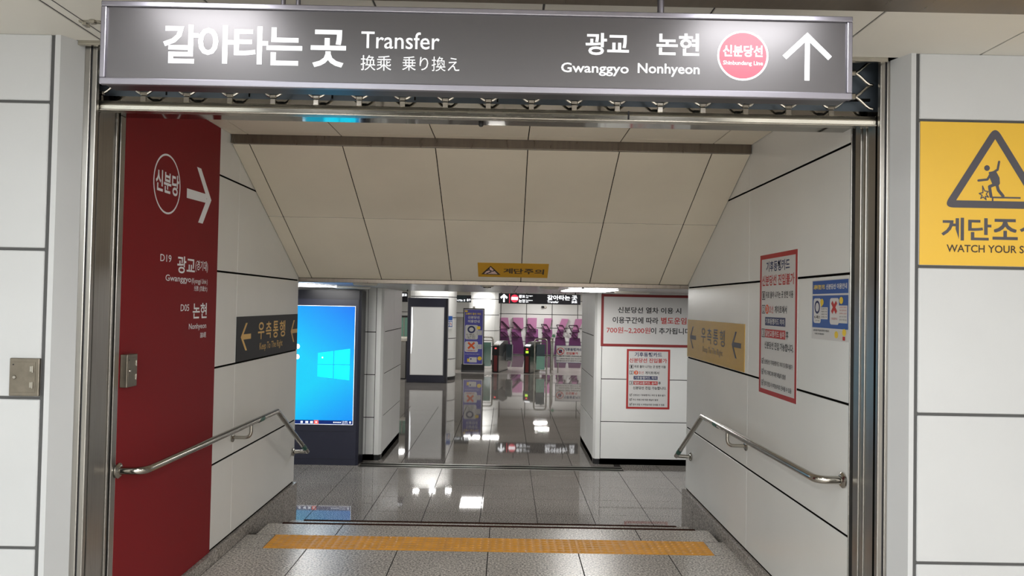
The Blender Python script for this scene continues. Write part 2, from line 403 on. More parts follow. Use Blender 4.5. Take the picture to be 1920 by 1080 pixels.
def facade(name, sx, label):
    w = thing(name, label, 'wall', (sx * 2.3, 3.05, 0), kind='structure')
    return w
zj = [0.0, 0.615, 1.215, 1.815, 2.415, 2.69]
wl = facade('wall_front_left', -1, 'white panelled wall left of the shutter opening')
box('backing', 'joint_grey', wl, -7, 3.006, 0, -1.86, 3.10, 2.69)
wr = facade('wall_front_right', 1, 'white panelled wall right of the shutter opening')
box('backing', 'joint_grey', wr, 1.66, 3.006, 0, 7, 3.10, 2.69)
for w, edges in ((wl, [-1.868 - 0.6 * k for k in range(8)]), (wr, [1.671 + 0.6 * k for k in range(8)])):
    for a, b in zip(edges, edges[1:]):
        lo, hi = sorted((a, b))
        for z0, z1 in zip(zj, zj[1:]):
            piece('panel', 'panel_dimmed', w, lo + 0.005, 3.0, z0 + 0.006, hi - 0.005, 3.009, z1 - (0.006 if z1 < 2.6 else 0), 0.003)
# corner pieces beside the opening: flat strip, then a chamfer
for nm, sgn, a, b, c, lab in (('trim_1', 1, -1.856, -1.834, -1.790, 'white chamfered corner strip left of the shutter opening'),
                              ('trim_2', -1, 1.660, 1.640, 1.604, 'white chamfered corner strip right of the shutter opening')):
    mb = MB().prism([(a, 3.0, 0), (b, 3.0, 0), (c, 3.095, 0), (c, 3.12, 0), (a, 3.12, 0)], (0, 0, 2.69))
    tag(mb.build(nm, 'panel_dimmed'), lab, 'trim', kind='structure')

# ceiling of the near hall: panels between the lamp band and the wall, one lamp band, slab behind
ce = thing('ceiling', 'pale grey panelled ceiling above the shutter opening', 'ceiling', (0, 0, 2.69), kind='structure')
box('backing', 'joint_grey', ce, -7, -9.5, 2.695, 7, 3.06, 2.80)
cx = [0.112 + 0.605 * k for k in range(-11, 12)]
for a, b in zip(cx, cx[1:]):
    lo, hi = max(a, -7), min(b, 7)
    piece('panel', 'ceil', ce, lo + 0.004, 2.575, 2.69, hi - 0.004, 3.06, 2.698, 0.002)
box('lamp_band', 'trim', ce, -7, 1.70, 2.684, 7, 2.572, 2.698)
box('slab', 'ceil', ce, -7, -9.5, 2.69, 7, 1.70, 2.698)
hatch = MB()
for dx in (-1.70, -1.655): hatch.box(dx, 2.60, 2.6885, dx + 0.004, 3.05, 2.6905)
hatch.build('hatch_seam', 'joint_grey', ce)
mb = MB().box(-1.665, 2.83, 2.682, -1.585, 2.85, 2.690).box(-1.66, 2.845, 2.676, -1.645, 2.875, 2.688).box(-1.62, 2.82, 2.676, -1.60, 2.84, 2.688)
mb.build('hatch_latch', 'steel_h', ce)
tag(box('wall_back', 'panel', None, -7, -9.6, 0, 7, -9.5, 2.69), 'white wall behind the viewer', 'wall', kind='structure')
tag(box('wall_left_hall', 'panel', None, -7.1, -9.5, 0, -7, 3.1, 2.69), 'white side wall at the left end of the near hall', 'wall', kind='structure')
tag(box('wall_right_hall', 'panel', None, 7, -9.5, 0, 7.1, 3.1, 2.69), 'white side wall at the right end of the near hall', 'wall', kind='structure')

# ================================================================== STRUCTURE: shutter opening and tunnel
lint = thing('lintel', 'polished stainless lintel over the shutter opening', 'lintel', (-0.1, 3.3, 2.47), kind='structure')
box('soffit', 'mirror', lint, -1.86, 3.205, 2.468, 1.63, 3.46, 2.50)
box('housing_back', 'housing', lint, -1.86, 3.21, 2.50, 1.63, 3.46, 3.15)
box('housing_top', 'housing', lint, -1.86, 3.06, 3.12, 1.63, 3.21, 3.15)
box('housing_front', 'housing', lint, -1.86, 3.03, 2.715, 1.63, 3.062, 3.12)
for k in range(9):
    box('housing_seam', 'joint', lint, -1.5 + 0.36 * k, 3.2065, 2.51, -1.494 + 0.36 * k, 3.211, 2.70)
box('housing_rail', 'joint', lint, -1.80, 3.2, 2.545, 1.57, 3.211, 2.556)
box('edge_trim', 'steel_h', lint, -1.80, 3.06, 2.672, 1.575, 3.078, 2.70)

for X, XF, s, jamb, lab in (
        (X1, -1.80, 1, (('channel_wall', 'joint', 3.180, 3.196, 0.020), ('rear_flange', 'steel', 3.196, 3.238, 0.024), ('jamb_plate', 'steel', 3.238, 3.372, 0.0),
                        ('bead', 'steel', 3.372, 3.386, 0.008), ('groove', 'darkmetal', 3.386, 3.420, -0.018), ('edge_plate', 'steel', 3.420, 3.460, 0.002)),
         'stainless shutter guide rail at the left side of the opening'),
        (X2, 1.625, -1, (('channel_wall', 'joint', 3.126, 3.146, 0.002), ('rear_flange', 'steel', 3.146, 3.220, 0.001), ('bead', 'steel', 3.220, 3.231, 0.007), ('jamb_plate', 'steel', 3.231, 3.268, 0.0),
                         ('bead', 'steel', 3.268, 3.279, 0.007), ('jamb_plate', 'steel', 3.279, 3.334, 0.0), ('groove', 'darkmetal', 3.334, 3.368, -0.018), ('edge_plate', 'steel', 3.368, 3.376, 0.002)),
         'stainless shutter guide rail at the right side of the opening')):
    g = thing('shutter_guide', lab, 'shutter guide', (X, 3.2, 0), kind='structure')
    box('channel', 'darkmetal', g, XF - s * 0.06, 3.12, 0, XF - s * 0.045, 3.22, 2.69)
    box('front_flange', 'steel', g, XF - s * 0.055, 3.098, 0, XF + s * 0.034, 3.118, 2.69, 0.004)
    box('front_groove', 'darkmetal', g, XF + s * 0.030, 3.104, 0, XF + s * 0.042, 3.118, 2.69)
    box('channel_lip', 'steel', g, XF + s * 0.040, 3.098, 0, XF + s * 0.062, 3.122, 2.69, 0.004)
    for nm, m, y0, y1, off in jamb:
        box(nm, m, g, X - s * 0.05, y0, 0, X + s * off, y1, 2.468, 0.0 if m != 'steel' else 0.003)

def tunnel_wall(name, X, s, cols, rows, lab, y_panels0):
    w = thing(name, lab, 'wall', (X, 4.9, 0), kind='structure')
    box('backing', 'joint', w, X - s * 0.20, cols[0][0] if s < 0 else 3.46, -0.61, X - s * 0.005, 6.385, 2.9)
    for a, b in cols:
        for z0, z1 in rows:
            piece('panel', 'panel', w, X - s * 0.008, a + 0.0015, z0 + 0.006, X, b - 0.0015, z1 - 0.006, 0.002)
    # wall end return and corner edge
    box('end_return', 'panel', w, X - s * 0.20, 6.386, -0.6, X - s * 0.001, 6.40, 1.84, 0.002)
    return w
rowsL = 0
rows = [(0.075, 0.6), (0.6, 1.2), (1.2, 1.8), (1.8, 2.4), (2.4, 2.7)]
wL = tunnel_wall('wall_left', X1, 1, [(4.592, 4.945), (4.945, 6.386)], rows, 'panelled left wall of the stair passage', 4.6)
piece('panel', 'panel', wL, X1 - 0.008, 3.463, 0.075, X1, 4.589, 2.695, 0.002)
wR = tunnel_wall('wall_right', X2, -1, [(3.378, 4.79), (4.79, 6.386)], rows, 'panelled right wall of the stair passage', 3.46)
def skirting(name, X, s, lab):
    k = thing(name, lab, 'skirting', (X, 5, 0), kind='structure')
    yj = [3.46 if s > 0 else 3.378, 4.06, 4.66, 5.26, 5.62, 6.02, 6.40]
    for i, (a, b) in enumerate(zip(yj, yj[1:])):
        z0 = -0.01 if b <= 5.3 else (-0.32 if b < 5.7 else -0.6)
        piece('stone', 'granite_skirt', k, X - s * 0.015, a + 0.002, z0, X + s * 0.030, b - 0.002, 0.069, 0.002)
skirting('baseboard_left', X1, 1, 'granite skirting along the left wall of the stairs')
skirting('baseboard_right', X2, -1, 'granite skirting along the right wall of the stairs')

# steps
st = thing('stairs', 'granite steps going down to the lower floor', 'stairs', (-0.1, 5.9, -0.6), kind='structure')
for k in range(4):
    y0 = 5.44 + 0.30 * k; z = -0.15 * k
    if k:
        box('tread', 'granite', st, -1.71, y0 + 0.012, z - 0.03, 1.51, y0 + 0.30, z, 0.003)
    box('riser', 'granite_skirt', st, -1.71, y0 + 0.30 if k else 5.436, z - 0.15, 1.51, (y0 + 0.30 if k else 5.436) + 0.02, z - 0.03 if k else -0.002)
    box('nosing', 'bevel_dark', st, -1.605, (y0 + 0.28) if k else 5.437, z - 0.014, 1.412, (y0 + 0.31) if k else 5.463, z + 0.003, 0.002)
box('body', 'granite_skirt', st, -1.70, 5.46, -0.62, 1.50, 6.36, -0.5)
box('gutter', 'granite_skirt', st, -1.80, 5.18, -0.2, -1.712, 5.46, -0.12)
box('gutter', 'granite_skirt', st, 1.512, 5.18, -0.2, 1.57, 5.46, -0.12)

# tunnel ceiling, slope
ct = thing('ceiling_tunnel', 'beige panelled ceiling inside the stair passage', 'ceiling', (-0.1, 4.1, 2.69), kind='structure')
box('backing', 'joint', ct, -1.82, 3.46, 2.695, 1.59, 4.80, 2.80)
tx = [-1.80, -1.687, -1.085, -0.482, 0.118, 0.715, 1.317, 1.57]
for a, b in zip(tx, tx[1:]):
    for c, d in ((3.46, 4.655), (4.655, 4.752)):
        piece('panel', 'panel_warm', ct, a + 0.003, c + 0.0006, 2.69, b - 0.003, d - 0.0006, 2.698, 0.0015)
tag(box('trim_3', 'trim', None, -1.795, 4.757, 2.632, 1.565, 4.785, 2.70, 0.003), 'brown metal strip at the top of the sloping ceiling', 'trim', kind='structure')
cs = thing('ceiling_slope', 'sloping beige panelled ceiling above the stairs', 'ceiling', (-0.1, 5.6, 2.22), kind='structure')
ang = math.atan2(1.82 - 2.635, 6.40 - 4.78); L = math.hypot(1.62, 0.815)
du = Vector((0, math.cos(ang), math.sin(ang))); nn = Vector((0, -math.sin(ang), math.cos(ang)))   # nn points up, out of the back
P0 = Vector((0, 4.78, 2.635))
bk = []
for u in (0, L):
    for q in (0.005, 0.12): bk.append(P0 + du * u + nn * q)
mb = MB().prism([(-1.80, *p[1:]) for p in (bk[0], bk[2], bk[3], bk[1])], (3.37, 0, 0)); mb.build('backing', 'joint', cs)
for a, b in zip(tx, tx[1:]):
    for u0, u1 in ((0.004, 0.857), (0.857, L - 0.004)):
        k = ('slope', round(b - a, 3), round(u1 - u0, 3))
        if k not in _pc:
            me = bpy.data.meshes.new('panel'); bm = bmesh.new(); bmesh.ops.create_cube(bm, size=1)
            bmesh.ops.scale(bm, vec=(b - a - 0.006, u1 - u0 - 0.008, 0.008), verts=bm.verts)
            bmesh.ops.bevel(bm, geom=bm.edges[:], offset=0.0015, segments=1, affect='EDGES'); bm.to_mesh(me); bm.free()
            me.materials.append(M['panel_warm']); _pc[k] = me
        o = bpy.data.objects.new('panel', _pc[k]); COL.objects.link(o); o.parent = cs
        o.location = Vector(((a + b) / 2, 0, 0)) + P0 + du * (u0 + u1) / 2 + nn * 0.004 - wloc(cs); o.rotation_euler = (ang, 0, 0)
tag(box('trim_4', 'trim', None, -1.80, 6.385, 1.787, 1.57, 6.43, 1.822, 0.003), 'brown metal strip at the bottom of the sloping ceiling', 'trim', kind='structure')

# ================================================================== STRUCTURE: low passage
fl = thing('floor_lower', 'polished grey granite floor of the lower passage', 'floor', (0, 8.5, H), kind='structure')
box('bed', 'grout', fl, -6, 6.34, H - 0.12, 6, 16.3, H - 0.0014)
JX = [-0.235 + 0.593 * k for k in range(-10, 11)]
JY = [6.36, 6.74, 7.335, 7.93, 8.523, 9.116, 9.709, 10.02]
for a, b in zip(JY, JY[1:]):
    for c, d in zip(JX, JX[1:]):
        if d < -3.9 or c > 4.0: continue
        piece('tile', 'granite_low', fl, c + 0.0035, a + 0.003, H - 0.004, d - 0.0035, b - 0.003, H, 0.0006)
for c, d in ((-3.8, -3.2), (-3.2, -2.6), (-2.6, -1.955), (1.625, 2.14), (2.14, 2.733), (2.733, 3.3)):
    piece('tile', 'granite_low', fl, c + 0.003, 10.023, H - 0.004, d - 0.003, 10.452, H, 0.0006)
fh = thing('floor_hall', 'polished grey granite floor of the far ticket hall', 'floor', (0, 20, H), kind='structure')
JY2 = [10.29] + [10.60 + 0.593 * k for k in range(10)]
for a, b in zip(JY2, JY2[1:]):
    for c, d in zip(JX, JX[1:]):
        if d < -3.5 or c > 3.5 or (b < 12.4 and (d < -2.0 or c > 1.5)): continue
        piece('tile', 'granite_low', fh, c + 0.0035, a + 0.003, H - 0.004, d - 0.0035, b - 0.003, H, 0.0006)
YF = JY2[-1]
box('slab', 'granite_far', fh, -9, YF, H - 0.10, 8, 34, H)
box('slab', 'granite_far', fh, -9, 12.3, H - 0.10, -3.6, YF, H)
box('slab', 'granite_far', fh, 3.6, 12.3, H - 0.10, 8, YF, H)
box('pale_border', 'granite_pale', fh, -9, 23.6, H, 8, 26.3, H + 0.002)
tr = thing('floor_track', 'steel shutter track set in the floor between the passage walls', 'track', (-0.2, 10.15, H), kind='structure')
for a, b, m in ((10.022, 10.050, 'steel'), (10.050, 10.115, 'joint'), (10.115, 10.165, 'steel'), (10.165, 10.235, 'joint'), (10.235, 10.288, 'steel')):
    box('slot' if m == 'joint' else 'plate', m, tr, -1.95, a, H - 0.001, 1.62, b, H + (0.003 if m != 'joint' else 0.0005))

cl = thing('ceiling_low', 'low grey panelled ceiling of the lower passage', 'ceiling', (0, 8.5, 1.82), kind='structure')
box('backing', 'joint', cl, -6, 6.43, 1.824, 6, 12.32, 1.92)
for a, b in zip([0.115 + 1.2 * k for k in range(-5, 6)], [0.115 + 1.2 * k for k in range(-4, 7)]):
    for c, d in ((6.43, 7.63), (7.63, 8.83), (8.83, 10.03), (10.03, 11.23), (11.23, 12.32)):
        piece('panel', 'ceil_low', cl, max(a, -6) + 0.004, c + 0.002, 1.82, min(b, 6) - 0.004, d - 0.002, 1.827, 0.0015)
for x0, x1, lab in ((-6, -1.98, 'plain wall left of the foot of the stairs'), (1.75, 6, 'plain wall right of the foot of the stairs')):
    tag(box('wall_stairfoot_left' if x0 < -3 else 'wall_stairfoot_right', 'panel', None, x0, 6.28, H, x1, 6.40, 1.83), lab, 'wall', kind='structure')
tag(box('wall_passage_left', 'panel', None, -6.1, 6.3, H, -6, 12.3, 1.83), 'end wall at the left of the low passage', 'wall', kind='structure')
tag(box('wall_passage_right', 'panel', None, 6, 6.3, H, 6.1, 12.3, 1.83), 'end wall at the right of the low passage', 'wall', kind='structure')

def passage_wall(name, XE, s, xfar, lab):
    """wall at Y 10.45 with an opening edge at XE (s=+1: solid lies to the left)"""
    w = thing(name, lab, 'wall', (XE, 11.3, H), kind='structure')
    box('backing', 'joint', w, XE - s * 0.09, 10.456, H, xfar, 12.28, 1.835)
    box('backing', 'joint', w, XE - s * 0.006, 10.60, H, XE - s * 0.09, 12.28, 1.835)
    zr = [H + 0.078, 0.0, 0.6, 1.2, 1.835]
    # front face panels
    e = XE - s * 0.10; wd = [(e, e - s * 0.115)] if s > 0 else [(e + 0.0, e + 1.35)]
    last = wd[-1][1]
    while (last - xfar) * s > 0:
        nxt = last - s * 1.2
        if (nxt - xfar) * s < 0: nxt = xfar
        wd.append((last, nxt)); last = nxt
    for a, b in wd:
        lo, hi = sorted((a, b))
        for z0, z1 in zip(zr, zr[1:]):
            piece('panel', 'panel', w, lo + 0.003, 10.45, z0 + 0.005, hi - 0.003, 10.459, z1 - 0.005, 0.0025)
    # chamfered corner post
    MB().prism([(XE - s * 0.095, 10.45, H + 0.078), (XE - s * 0.03, 10.45, H + 0.078), (XE, 10.50, H + 0.078), (XE, 10.62, H + 0.078), (XE - s * 0.095, 10.62, H + 0.078)],
               (0, 0, 1.832 - H - 0.078)).build('corner_post', 'panel', w)
    # reveal panels
    for a, b in ((10.62, 11.46), (11.46, 12.29)):
        for z0, z1 in zip(zr, zr[1:]):
            piece('panel', 'panel', w, XE - s * 0.009, a + 0.0015, z0 + 0.005, XE, b - 0.0015, z1 - 0.005, 0.0025)
    box('back_face', 'panel', w, XE - s * 0.02, 12.28, H, xfar, 12.30, 2.55)
    MB().prism([(xfar, 10.456, H), (XE - s * 0.09, 10.456, H), (XE - s * 0.033, 10.456, H), (XE - s * 0.006, 10.503, H), (XE - s * 0.006, 12.29, H), (XE - s * 0.09, 12.29, H), (xfar, 10.6, H)][:7],
               (0, 0, 0.078)).build('skirting', 'black', w)
    return w
passage_wall('wall_opening_left', -1.735, 1, -6, 'panelled wall behind the blue screen, left of the wide opening')
passage_wall('wall_opening_right', 1.255, -1, 6, 'panelled wall with two notices, right of the wide opening')

# ================================================================== STRUCTURE: far hall
chl = thing('ceiling_hall', 'white ceiling of the far ticket hall', 'ceiling', (0, 20, 2.5), kind='structure')
box('slab', 'ceil', chl, -9, 12.28, 2.5, 8, 23.2, 2.6)
box('step', 'ceil', chl, -9, 23.2, 2.15, 8, 23.3, 2.6)
box('slab', 'ceil', chl, -9, 23.3, 2.15, 8, 34, 2.25)
box('bulkhead', 'ceil', chl, -9, 12.28, 1.836, 8, 12.34, 2.5)
wb = thing('wall_far', 'grey panelled wall far behind the ticket gates', 'wall', (0, 32.7, H), kind='structure')
box('backing', 'joint_grey', wb, -9, 32.63, H, 8, 32.8, 2.2)
for a in [0.88 + 1.13 * k for k in range(-8, 7)]:
    for z0, z1 in zip((H, 0.0, 0.6, 1.2, 1.8), (0.0, 0.6, 1.2, 1.8, 2.16)):
        piece('panel', 'panel', wb, max(a, -9) + 0.015, 32.60, z0 + 0.014, min(a + 1.13, 8) - 0.015, 32.64, z1 - 0.014, 0.004)
tag(box('wall_hall_left', 'panel', None, -9.1, 12.3, H, -9, 34, 2.5), 'white left wall of the far hall', 'wall', kind='structure')
tag(box('wall_hall_right', 'panel', None, 8, 12.3, H, 8.1, 34, 2.5), 'white right wall of the far hall', 'wall', kind='structure')
def round_column(X, Y, r, zt, lab):
    c = thing('column', lab, 'column', (X, Y, H), kind='structure')
    MB().lathe((X, Y, H), (0, 0, 1), [(r - 0.02, 0), (r - 0.02, zt - H)], 36).build('core', 'joint_grey', c, smooth=True)
    MB().lathe((X, Y, H), (0, 0, 1), [(r - 0.005, 0), (r - 0.005, 0.08)], 36).build('skirting', 'black', c, smooth=True)
    zr = [H + 0.08, 0.0, 0.6, 1.2, 1.8, zt]
    for z0, z1 in zip(zr, zr[1:]):
        for k in range(4):
            a0 = math.radians(45 + 90 * k + 0.6); a1 = math.radians(135 + 90 * k - 0.6); n = 9; vs = []; fs = []
            for i in range(n + 1):
                t = a0 + (a1 - a0) * i / n
                for rr, zz in ((r, z0 + 0.012), (r, z1 - 0.012), (r - 0.03, z0 + 0.012), (r - 0.03, z1 - 0.012)):
                    vs.append((X + rr * math.cos(t), Y + rr * math.sin(t), zz))
            for i in range(n):
                q = 4 * i; fs += [(q, q + 4, q + 5, q + 1), (q + 1, q + 5, q + 7, q + 3), (q + 2, q + 3, q + 7, q + 6), (q, q + 2, q + 6, q + 4)]
            fs += [(0, 1, 3, 2), (4 * n, 4 * n + 2, 4 * n + 3, 4 * n + 1)]
            MB().add(vs, fs).build('panel', 'panel', c, smooth=True)
    return c
round_column(-2.16, 21.9, 0.68, 2.5, 'round white column behind the blank display')
round_column(-0.86, 28.7, 0.60, 2.15, 'round white column behind the roll-up banner')
round_column(-3.05, 18.9, 0.30, 2.5, 'slim white column hidden behind the left passage wall')

# ================================================================== THINGS: hanging sign
sg = thing('hanging_sign', 'large grey transfer sign hanging across the top of the opening', 'sign', (-0.108, 2.39, 2.306))
SX0, SX1, SZ0, SZ1 = -1.311, 1.0945, 2.306, 2.574
box('case', 'sign_case', sg, SX0 + 0.004, 2.36, SZ0 + 0.004, SX1 - 0.004, 2.44, SZ1 - 0.004, 0.003)
face = box('face', 'sign_grey', sg, SX0 + 0.012, 2.356, SZ0 + 0.014, SX1 - 0.012, 2.364, SZ1 - 0.012)
fw = 0.018
for r in ((SX0, SZ1 - fw, SX1, SZ1), (SX0, SZ0, SX1, SZ0 + 0.021), (SX0, SZ0 + 0.021, SX0 + fw, SZ1 - fw), (SX1 - fw, SZ0 + 0.021, SX1, SZ1 - fw)):
    box('frame', 'sign_frame', sg, r[0], 2.347, r[1], r[2], 2.368, r[3], 0.003)
for x, r in ((-0.748, 0.0075), (-0.699, 0.0075), (0.486, 0.011)):
    MB().tube([(x, 2.40, 2.57), (x, 2.40, 2.70)], r, 14).build('pole', 'sign_frame', sg, smooth=True)
p = Print(face, (0, 2.356, 0), (1, 0, 0), (0, 0, 1), 0.0008)
B = 0.018
for ch, r in (('갈', (-1.114, 2.379, -1.001, 2.504)), ('아', (-1.003, 2.381, -0.889, 2.504)), ('타', (-0.888, 2.381, -0.779, 2.503)),
              ('는', (-0.784, 2.379, -0.670, 2.501)), ('곳', (-0.643, 2.376, -0.530, 2.497))):
    p.text('lettering', 'white_sign', ch, r, bold=0.022)
p.text('lettering', 'white_sign', 'Transfer', (-0.482, 2.440, -0.231, 2.495), bold=0.006)
p.text('lettering', 'white_sign', '换乘', (-0.482, 2.369, -0.384, 2.418), bold=0.0)
p.text('lettering', 'white_sign', '乗り換え', (-0.349, 2.371, -0.166, 2.418), bold=0.0)
for ch, r in (('광', (0.237, 2.434, 0.306, 2.506)), ('교', (0.307, 2.444, 0.377, 2.500)), ('논', (0.465, 2.439, 0.534, 2.508)), ('현', (0.537, 2.438, 0.603, 2.510))):
    p.text('lettering', 'white_sign', ch, r, bold=0.022)
p.text('lettering', 'white_sign', 'Gwanggyo', (0.160, 2.367, 0.377, 2.408), bold=0.016)
p.text('lettering', 'white_sign', 'Nonhyeon', (0.406, 2.369, 0.605, 2.411), bold=0.016)
p.ring('emblem_ring', 'white_sign', 0.7435, 2.442, 0.0825, 0.0805, 0.007)
p.ell('emblem_disc', 'line_red', 0.7435, 2.442, 0.0765, 0.0745)
p.text('lettering', 'white_sign', '신분당선', (0.679, 2.438, 0.807, 2.476), l=2, bold=0.028)
p.text('lettering', 'white_sign', 'Shinbundang Line', (0.680, 2.408, 0.808, 2.425), l=2, bold=0.012)
p.poly('arrow', 'white_sign', [(0.943, 2.366), (0.959, 2.366), (0.959, 2.490), (1.0185, 2.4335), (1.0305, 2.4455), (0.951, 2.522), (0.8715, 2.4455), (0.8835, 2.4335), (0.943, 2.490)])
p.done()

# ================================================================== THINGS: rolling shutter (raised)
sh = thing('rolling_shutter', 'raised pipe grille shutter behind the hanging sign', 'shutter', (-0.1, 3.15, 2.42))
bx0, bx1 = -1.775, 1.563
MB().prism([(bx0, 3.13, 2.421), (bx0, 3.128, 2.440), (bx0, 3.13, 2.446), (bx0, 3.14, 2.462), (bx0, 3.165, 2.462), (bx0, 3.168, 2.421)], (bx1 - bx0, 0, 0)).build('bottom_bar', 'steel_h', sh)
box('bar_lip', 'steel_h', sh, bx0, 3.124, 2.417, bx1, 3.172, 2.424, 0.002)
box('bar_joint', 'darkmetal', sh, 0.50, 3.1265, 2.424, 0.507, 3.13, 2.460)
per = 0.1837; xc0 = -1.564; am = 0.0255
def rod(k):
    zc = 2.497 + am + 2 * am * k; pts = []; sg_ = 1 if k % 2 == 0 else -1; n = 228
    for i in range(n + 1):
        x = -1.765 + (1.555 + 1.765) * i / n
        c = math.cos(2 * math.pi * (x - xc0) / per); w = max(-1, min(1, c * 1.1))
        pts.append((x, 3.148, zc - sg_ * am * w))
    return MB().tube(pts, 0.0062, 8)
for k in range(4):
    rod(k).build('rod', 'chrome', sh, smooth=True)
clip = None
for k in range(4):
    for i in range(-1, 20):
        x = xc0 + per * (i + (0.5 if k % 2 else 0)); z = 2.497 + 2 * am * k
        if not (-1.76 < x < 1.55): continue
        if k == 0:
            o = piece('bracket', 'chrome', sh, x - 0.011, 3.138, 2.462, x + 0.011, 3.150, 2.484, 0.001)
            o = piece('clip', 'chrome', sh, x - 0.015, 3.138, z - 0.008, x + 0.015, 3.158, z + 0.008, 0.004)
        else:
            o = piece('clip', 'chrome', sh, x - 0.013, 3.137, z - 0.013, x + 0.013, 3.159, z + 0.013, 0.004)

# ================================================================== THINGS: prints on the walls
def sticker(name, label, cat, O, U, V, u0, v0, u1, v1, m, t=0.003, group=None, step=0.0006, base_name='sheet'):
    O, U, V = Vector(O), Vector(U), Vector(V); N = U.cross(V).normalized()
    c = O + U * (u0 + u1) / 2 + V * v0
    r = thing(name, label, cat, c, group)
    base = MB().prism([O + U * a + V * b for a, b in ((u0, v0), (u1, v0), (u1, v1), (u0, v1))], N * t).build(base_name, m, r)
    return r, Print(base, O + N * t, U, V, step)

YU, YV = (0, 1, 0), (0, 0, 1)
# red transfer panel on the left wall
r, p = sticker('direction_panel', 'tall dark red wall panel with a transfer arrow, left of the stairs', 'sign', (X1 + 0.0005, 0, 0), YU, YV, 3.462, 0.072, 4.590, 2.688, 'red', 0.003, base_name='panel')
p.ring('emblem_ring', 'white_print', 3.891, 2.226, 0.155, 0.158, 0.010)
p.text('lettering', 'white_print', '신분당', (3.762, 2.176, 4.026, 2.290), bold=0.024)
ay = 2.222
p.poly('arrow', 'white_print', [(4.128, 2.188), (4.128, 2.242), (4.40, 2.248), (4.40, 2.196)])
p.poly('arrow', 'white_print', [(4.252, 2.385), (4.312, 2.385), (4.470, 2.222), (4.404, 2.222)])
p.poly('arrow', 'white_print', [(4.404, 2.222), (4.470, 2.222), (4.352, 2.068), (4.288, 2.068)])
p.text('lettering', 'white_print', 'D19', (3.836, 1.818, 3.962, 1.856), bold=0.004)
p.text('lettering', 'white_print', '광교', (4.034, 1.765, 4.262, 1.860), bold=0.016)
p.text('lettering', 'white_print', '(경기대)', (4.270, 1.782, 4.446, 1.850), bold=0.008)
p.text('lettering', 'white_print', 'Gwanggyo', (3.900, 1.708, 4.215, 1.752), bold=0.006)
p.text('lettering', 'white_print', '(Kyonggi Univ.)', (4.225, 1.706, 4.446, 1.744), bold=0.002)
p.text('lettering', 'white_print', '光教 (京畿大)', (4.258, 1.666, 4.446, 1.702), bold=0.004)
p.text('lettering', 'white_print', 'D05', (4.092, 1.556, 4.200, 1.594), bold=0.004)
p.text('lettering', 'white_print', '논현', (4.250, 1.512, 4.448, 1.602), bold=0.016)
p.text('lettering', 'white_print', 'Nonhyeon', (4.204, 1.442, 4.446, 1.484), bold=0.006)
p.text('lettering', 'white_print', '論峴', (4.362, 1.396, 4.446, 1.430), bold=0.004)
p.done()

def arrow_left(p, m, u, uc, w, v, h, th):
    """left-pointing arrow: tip at u, shaft to u+w, head height h, arm end at uc"""
    p.k += 1
    p.poly('arrow', m, [(u + 0.02, v - th / 2), (u + w, v - th / 2), (u + w, v + th / 2), (u + 0.02, v + th / 2)])
    a = uc - u; t = th * 0.95
    p.poly('arrow', m, [(u, v), (u + t, v), (uc + t, v + h / 2), (uc, v + h / 2)])
    p.poly('arrow', m, [(u, v), (uc, v - h / 2), (uc + t, v - h / 2), (u + t, v)])

r, p = sticker('keep_right_sign', 'charcoal wall sign with gold arrows and lettering on the left stair wall', 'sign', (X1, 0, 0), YU, YV, 4.950, 1.207, 6.384, 1.510, 'charcoal', 0.004)
arrow_left(p, 'gold', 5.027, 5.120, 0.200, 1.370, 0.190, 0.036)
arrow_left(p, 'gold', 6.186, 6.262, 0.190, 1.367, 0.184, 0.034)
for ch, rr in (('우', (5.373, 1.338, 5.513, 1.463)), ('측', (5.546, 1.338, 5.679, 1.464)), ('통', (5.716, 1.334, 5.849, 1.465)), ('행', (5.883, 1.334, 6.030, 1.463))):
    p.text('lettering', 'gold', ch, rr, bold=0.014)
p.text('lettering', 'gold', 'Keep To The Right', (5.416, 1.246, 5.966, 1.312), bold=0.0)
p.done()
RU = (0, -1, 0)
r, p = sticker('keep_right_sign', 'ochre wall sign with grey arrows and lettering on the right stair wall', 'sign', (X2, 0, 0), RU, YV, -6.384, 1.210, -4.855, 1.527, 'ochre_sign', 0.004)
arrow_left(p, 'dark_print', -6.296, -6.205, 0.205, 1.380, 0.182, 0.034)
arrow_left(p, 'dark_print', -5.127, -5.048, 0.205, 1.380, 0.182, 0.034)
for ch, rr in (('우', (-5.93, 1.352, -5.80, 1.470)), ('측', (-5.757, 1.352, -5.632, 1.471)), ('통', (-5.591, 1.351, -5.458, 1.470)), ('행', (-5.416, 1.350, -5.288, 1.470))):
    p.text('lettering', 'dark_print', ch, rr, bold=0.010)
p.text('lettering', 'dark_print', 'Keep To The Right', (-5.882, 1.268, -5.340, 1.326), bold=-0.004)
p.done()

# stair warning on the front wall
def falling_figure(p, m, f, w):
    """person slipping on a step, inside a unit box (0..1)"""
    g = lambda l: [f(*q) for q in l]
    return g
r, p = sticker('stair_warning_sign', 'square yellow stair warning panel with a falling figure on the front wall', 'sign', (0, 3.0, 0), (1, 0, 0), YV, 1.678, 1.822, 2.266, 2.409, 'yellow', -0.0, base_name='panel') if False else (None, None)
r = thing('stair_warning_sign', 'square yellow stair warning panel with a falling figure on the front wall', 'sign', (1.972, 3.0, 1.823))
yp = box('panel', 'yellow', r, 1.677, 2.9965, 1.822, 2.264, 3.001, 2.409, 0.001)
p = Print(yp, (0, 2.9965, 0), (1, 0, 0), YV, 0.0006)
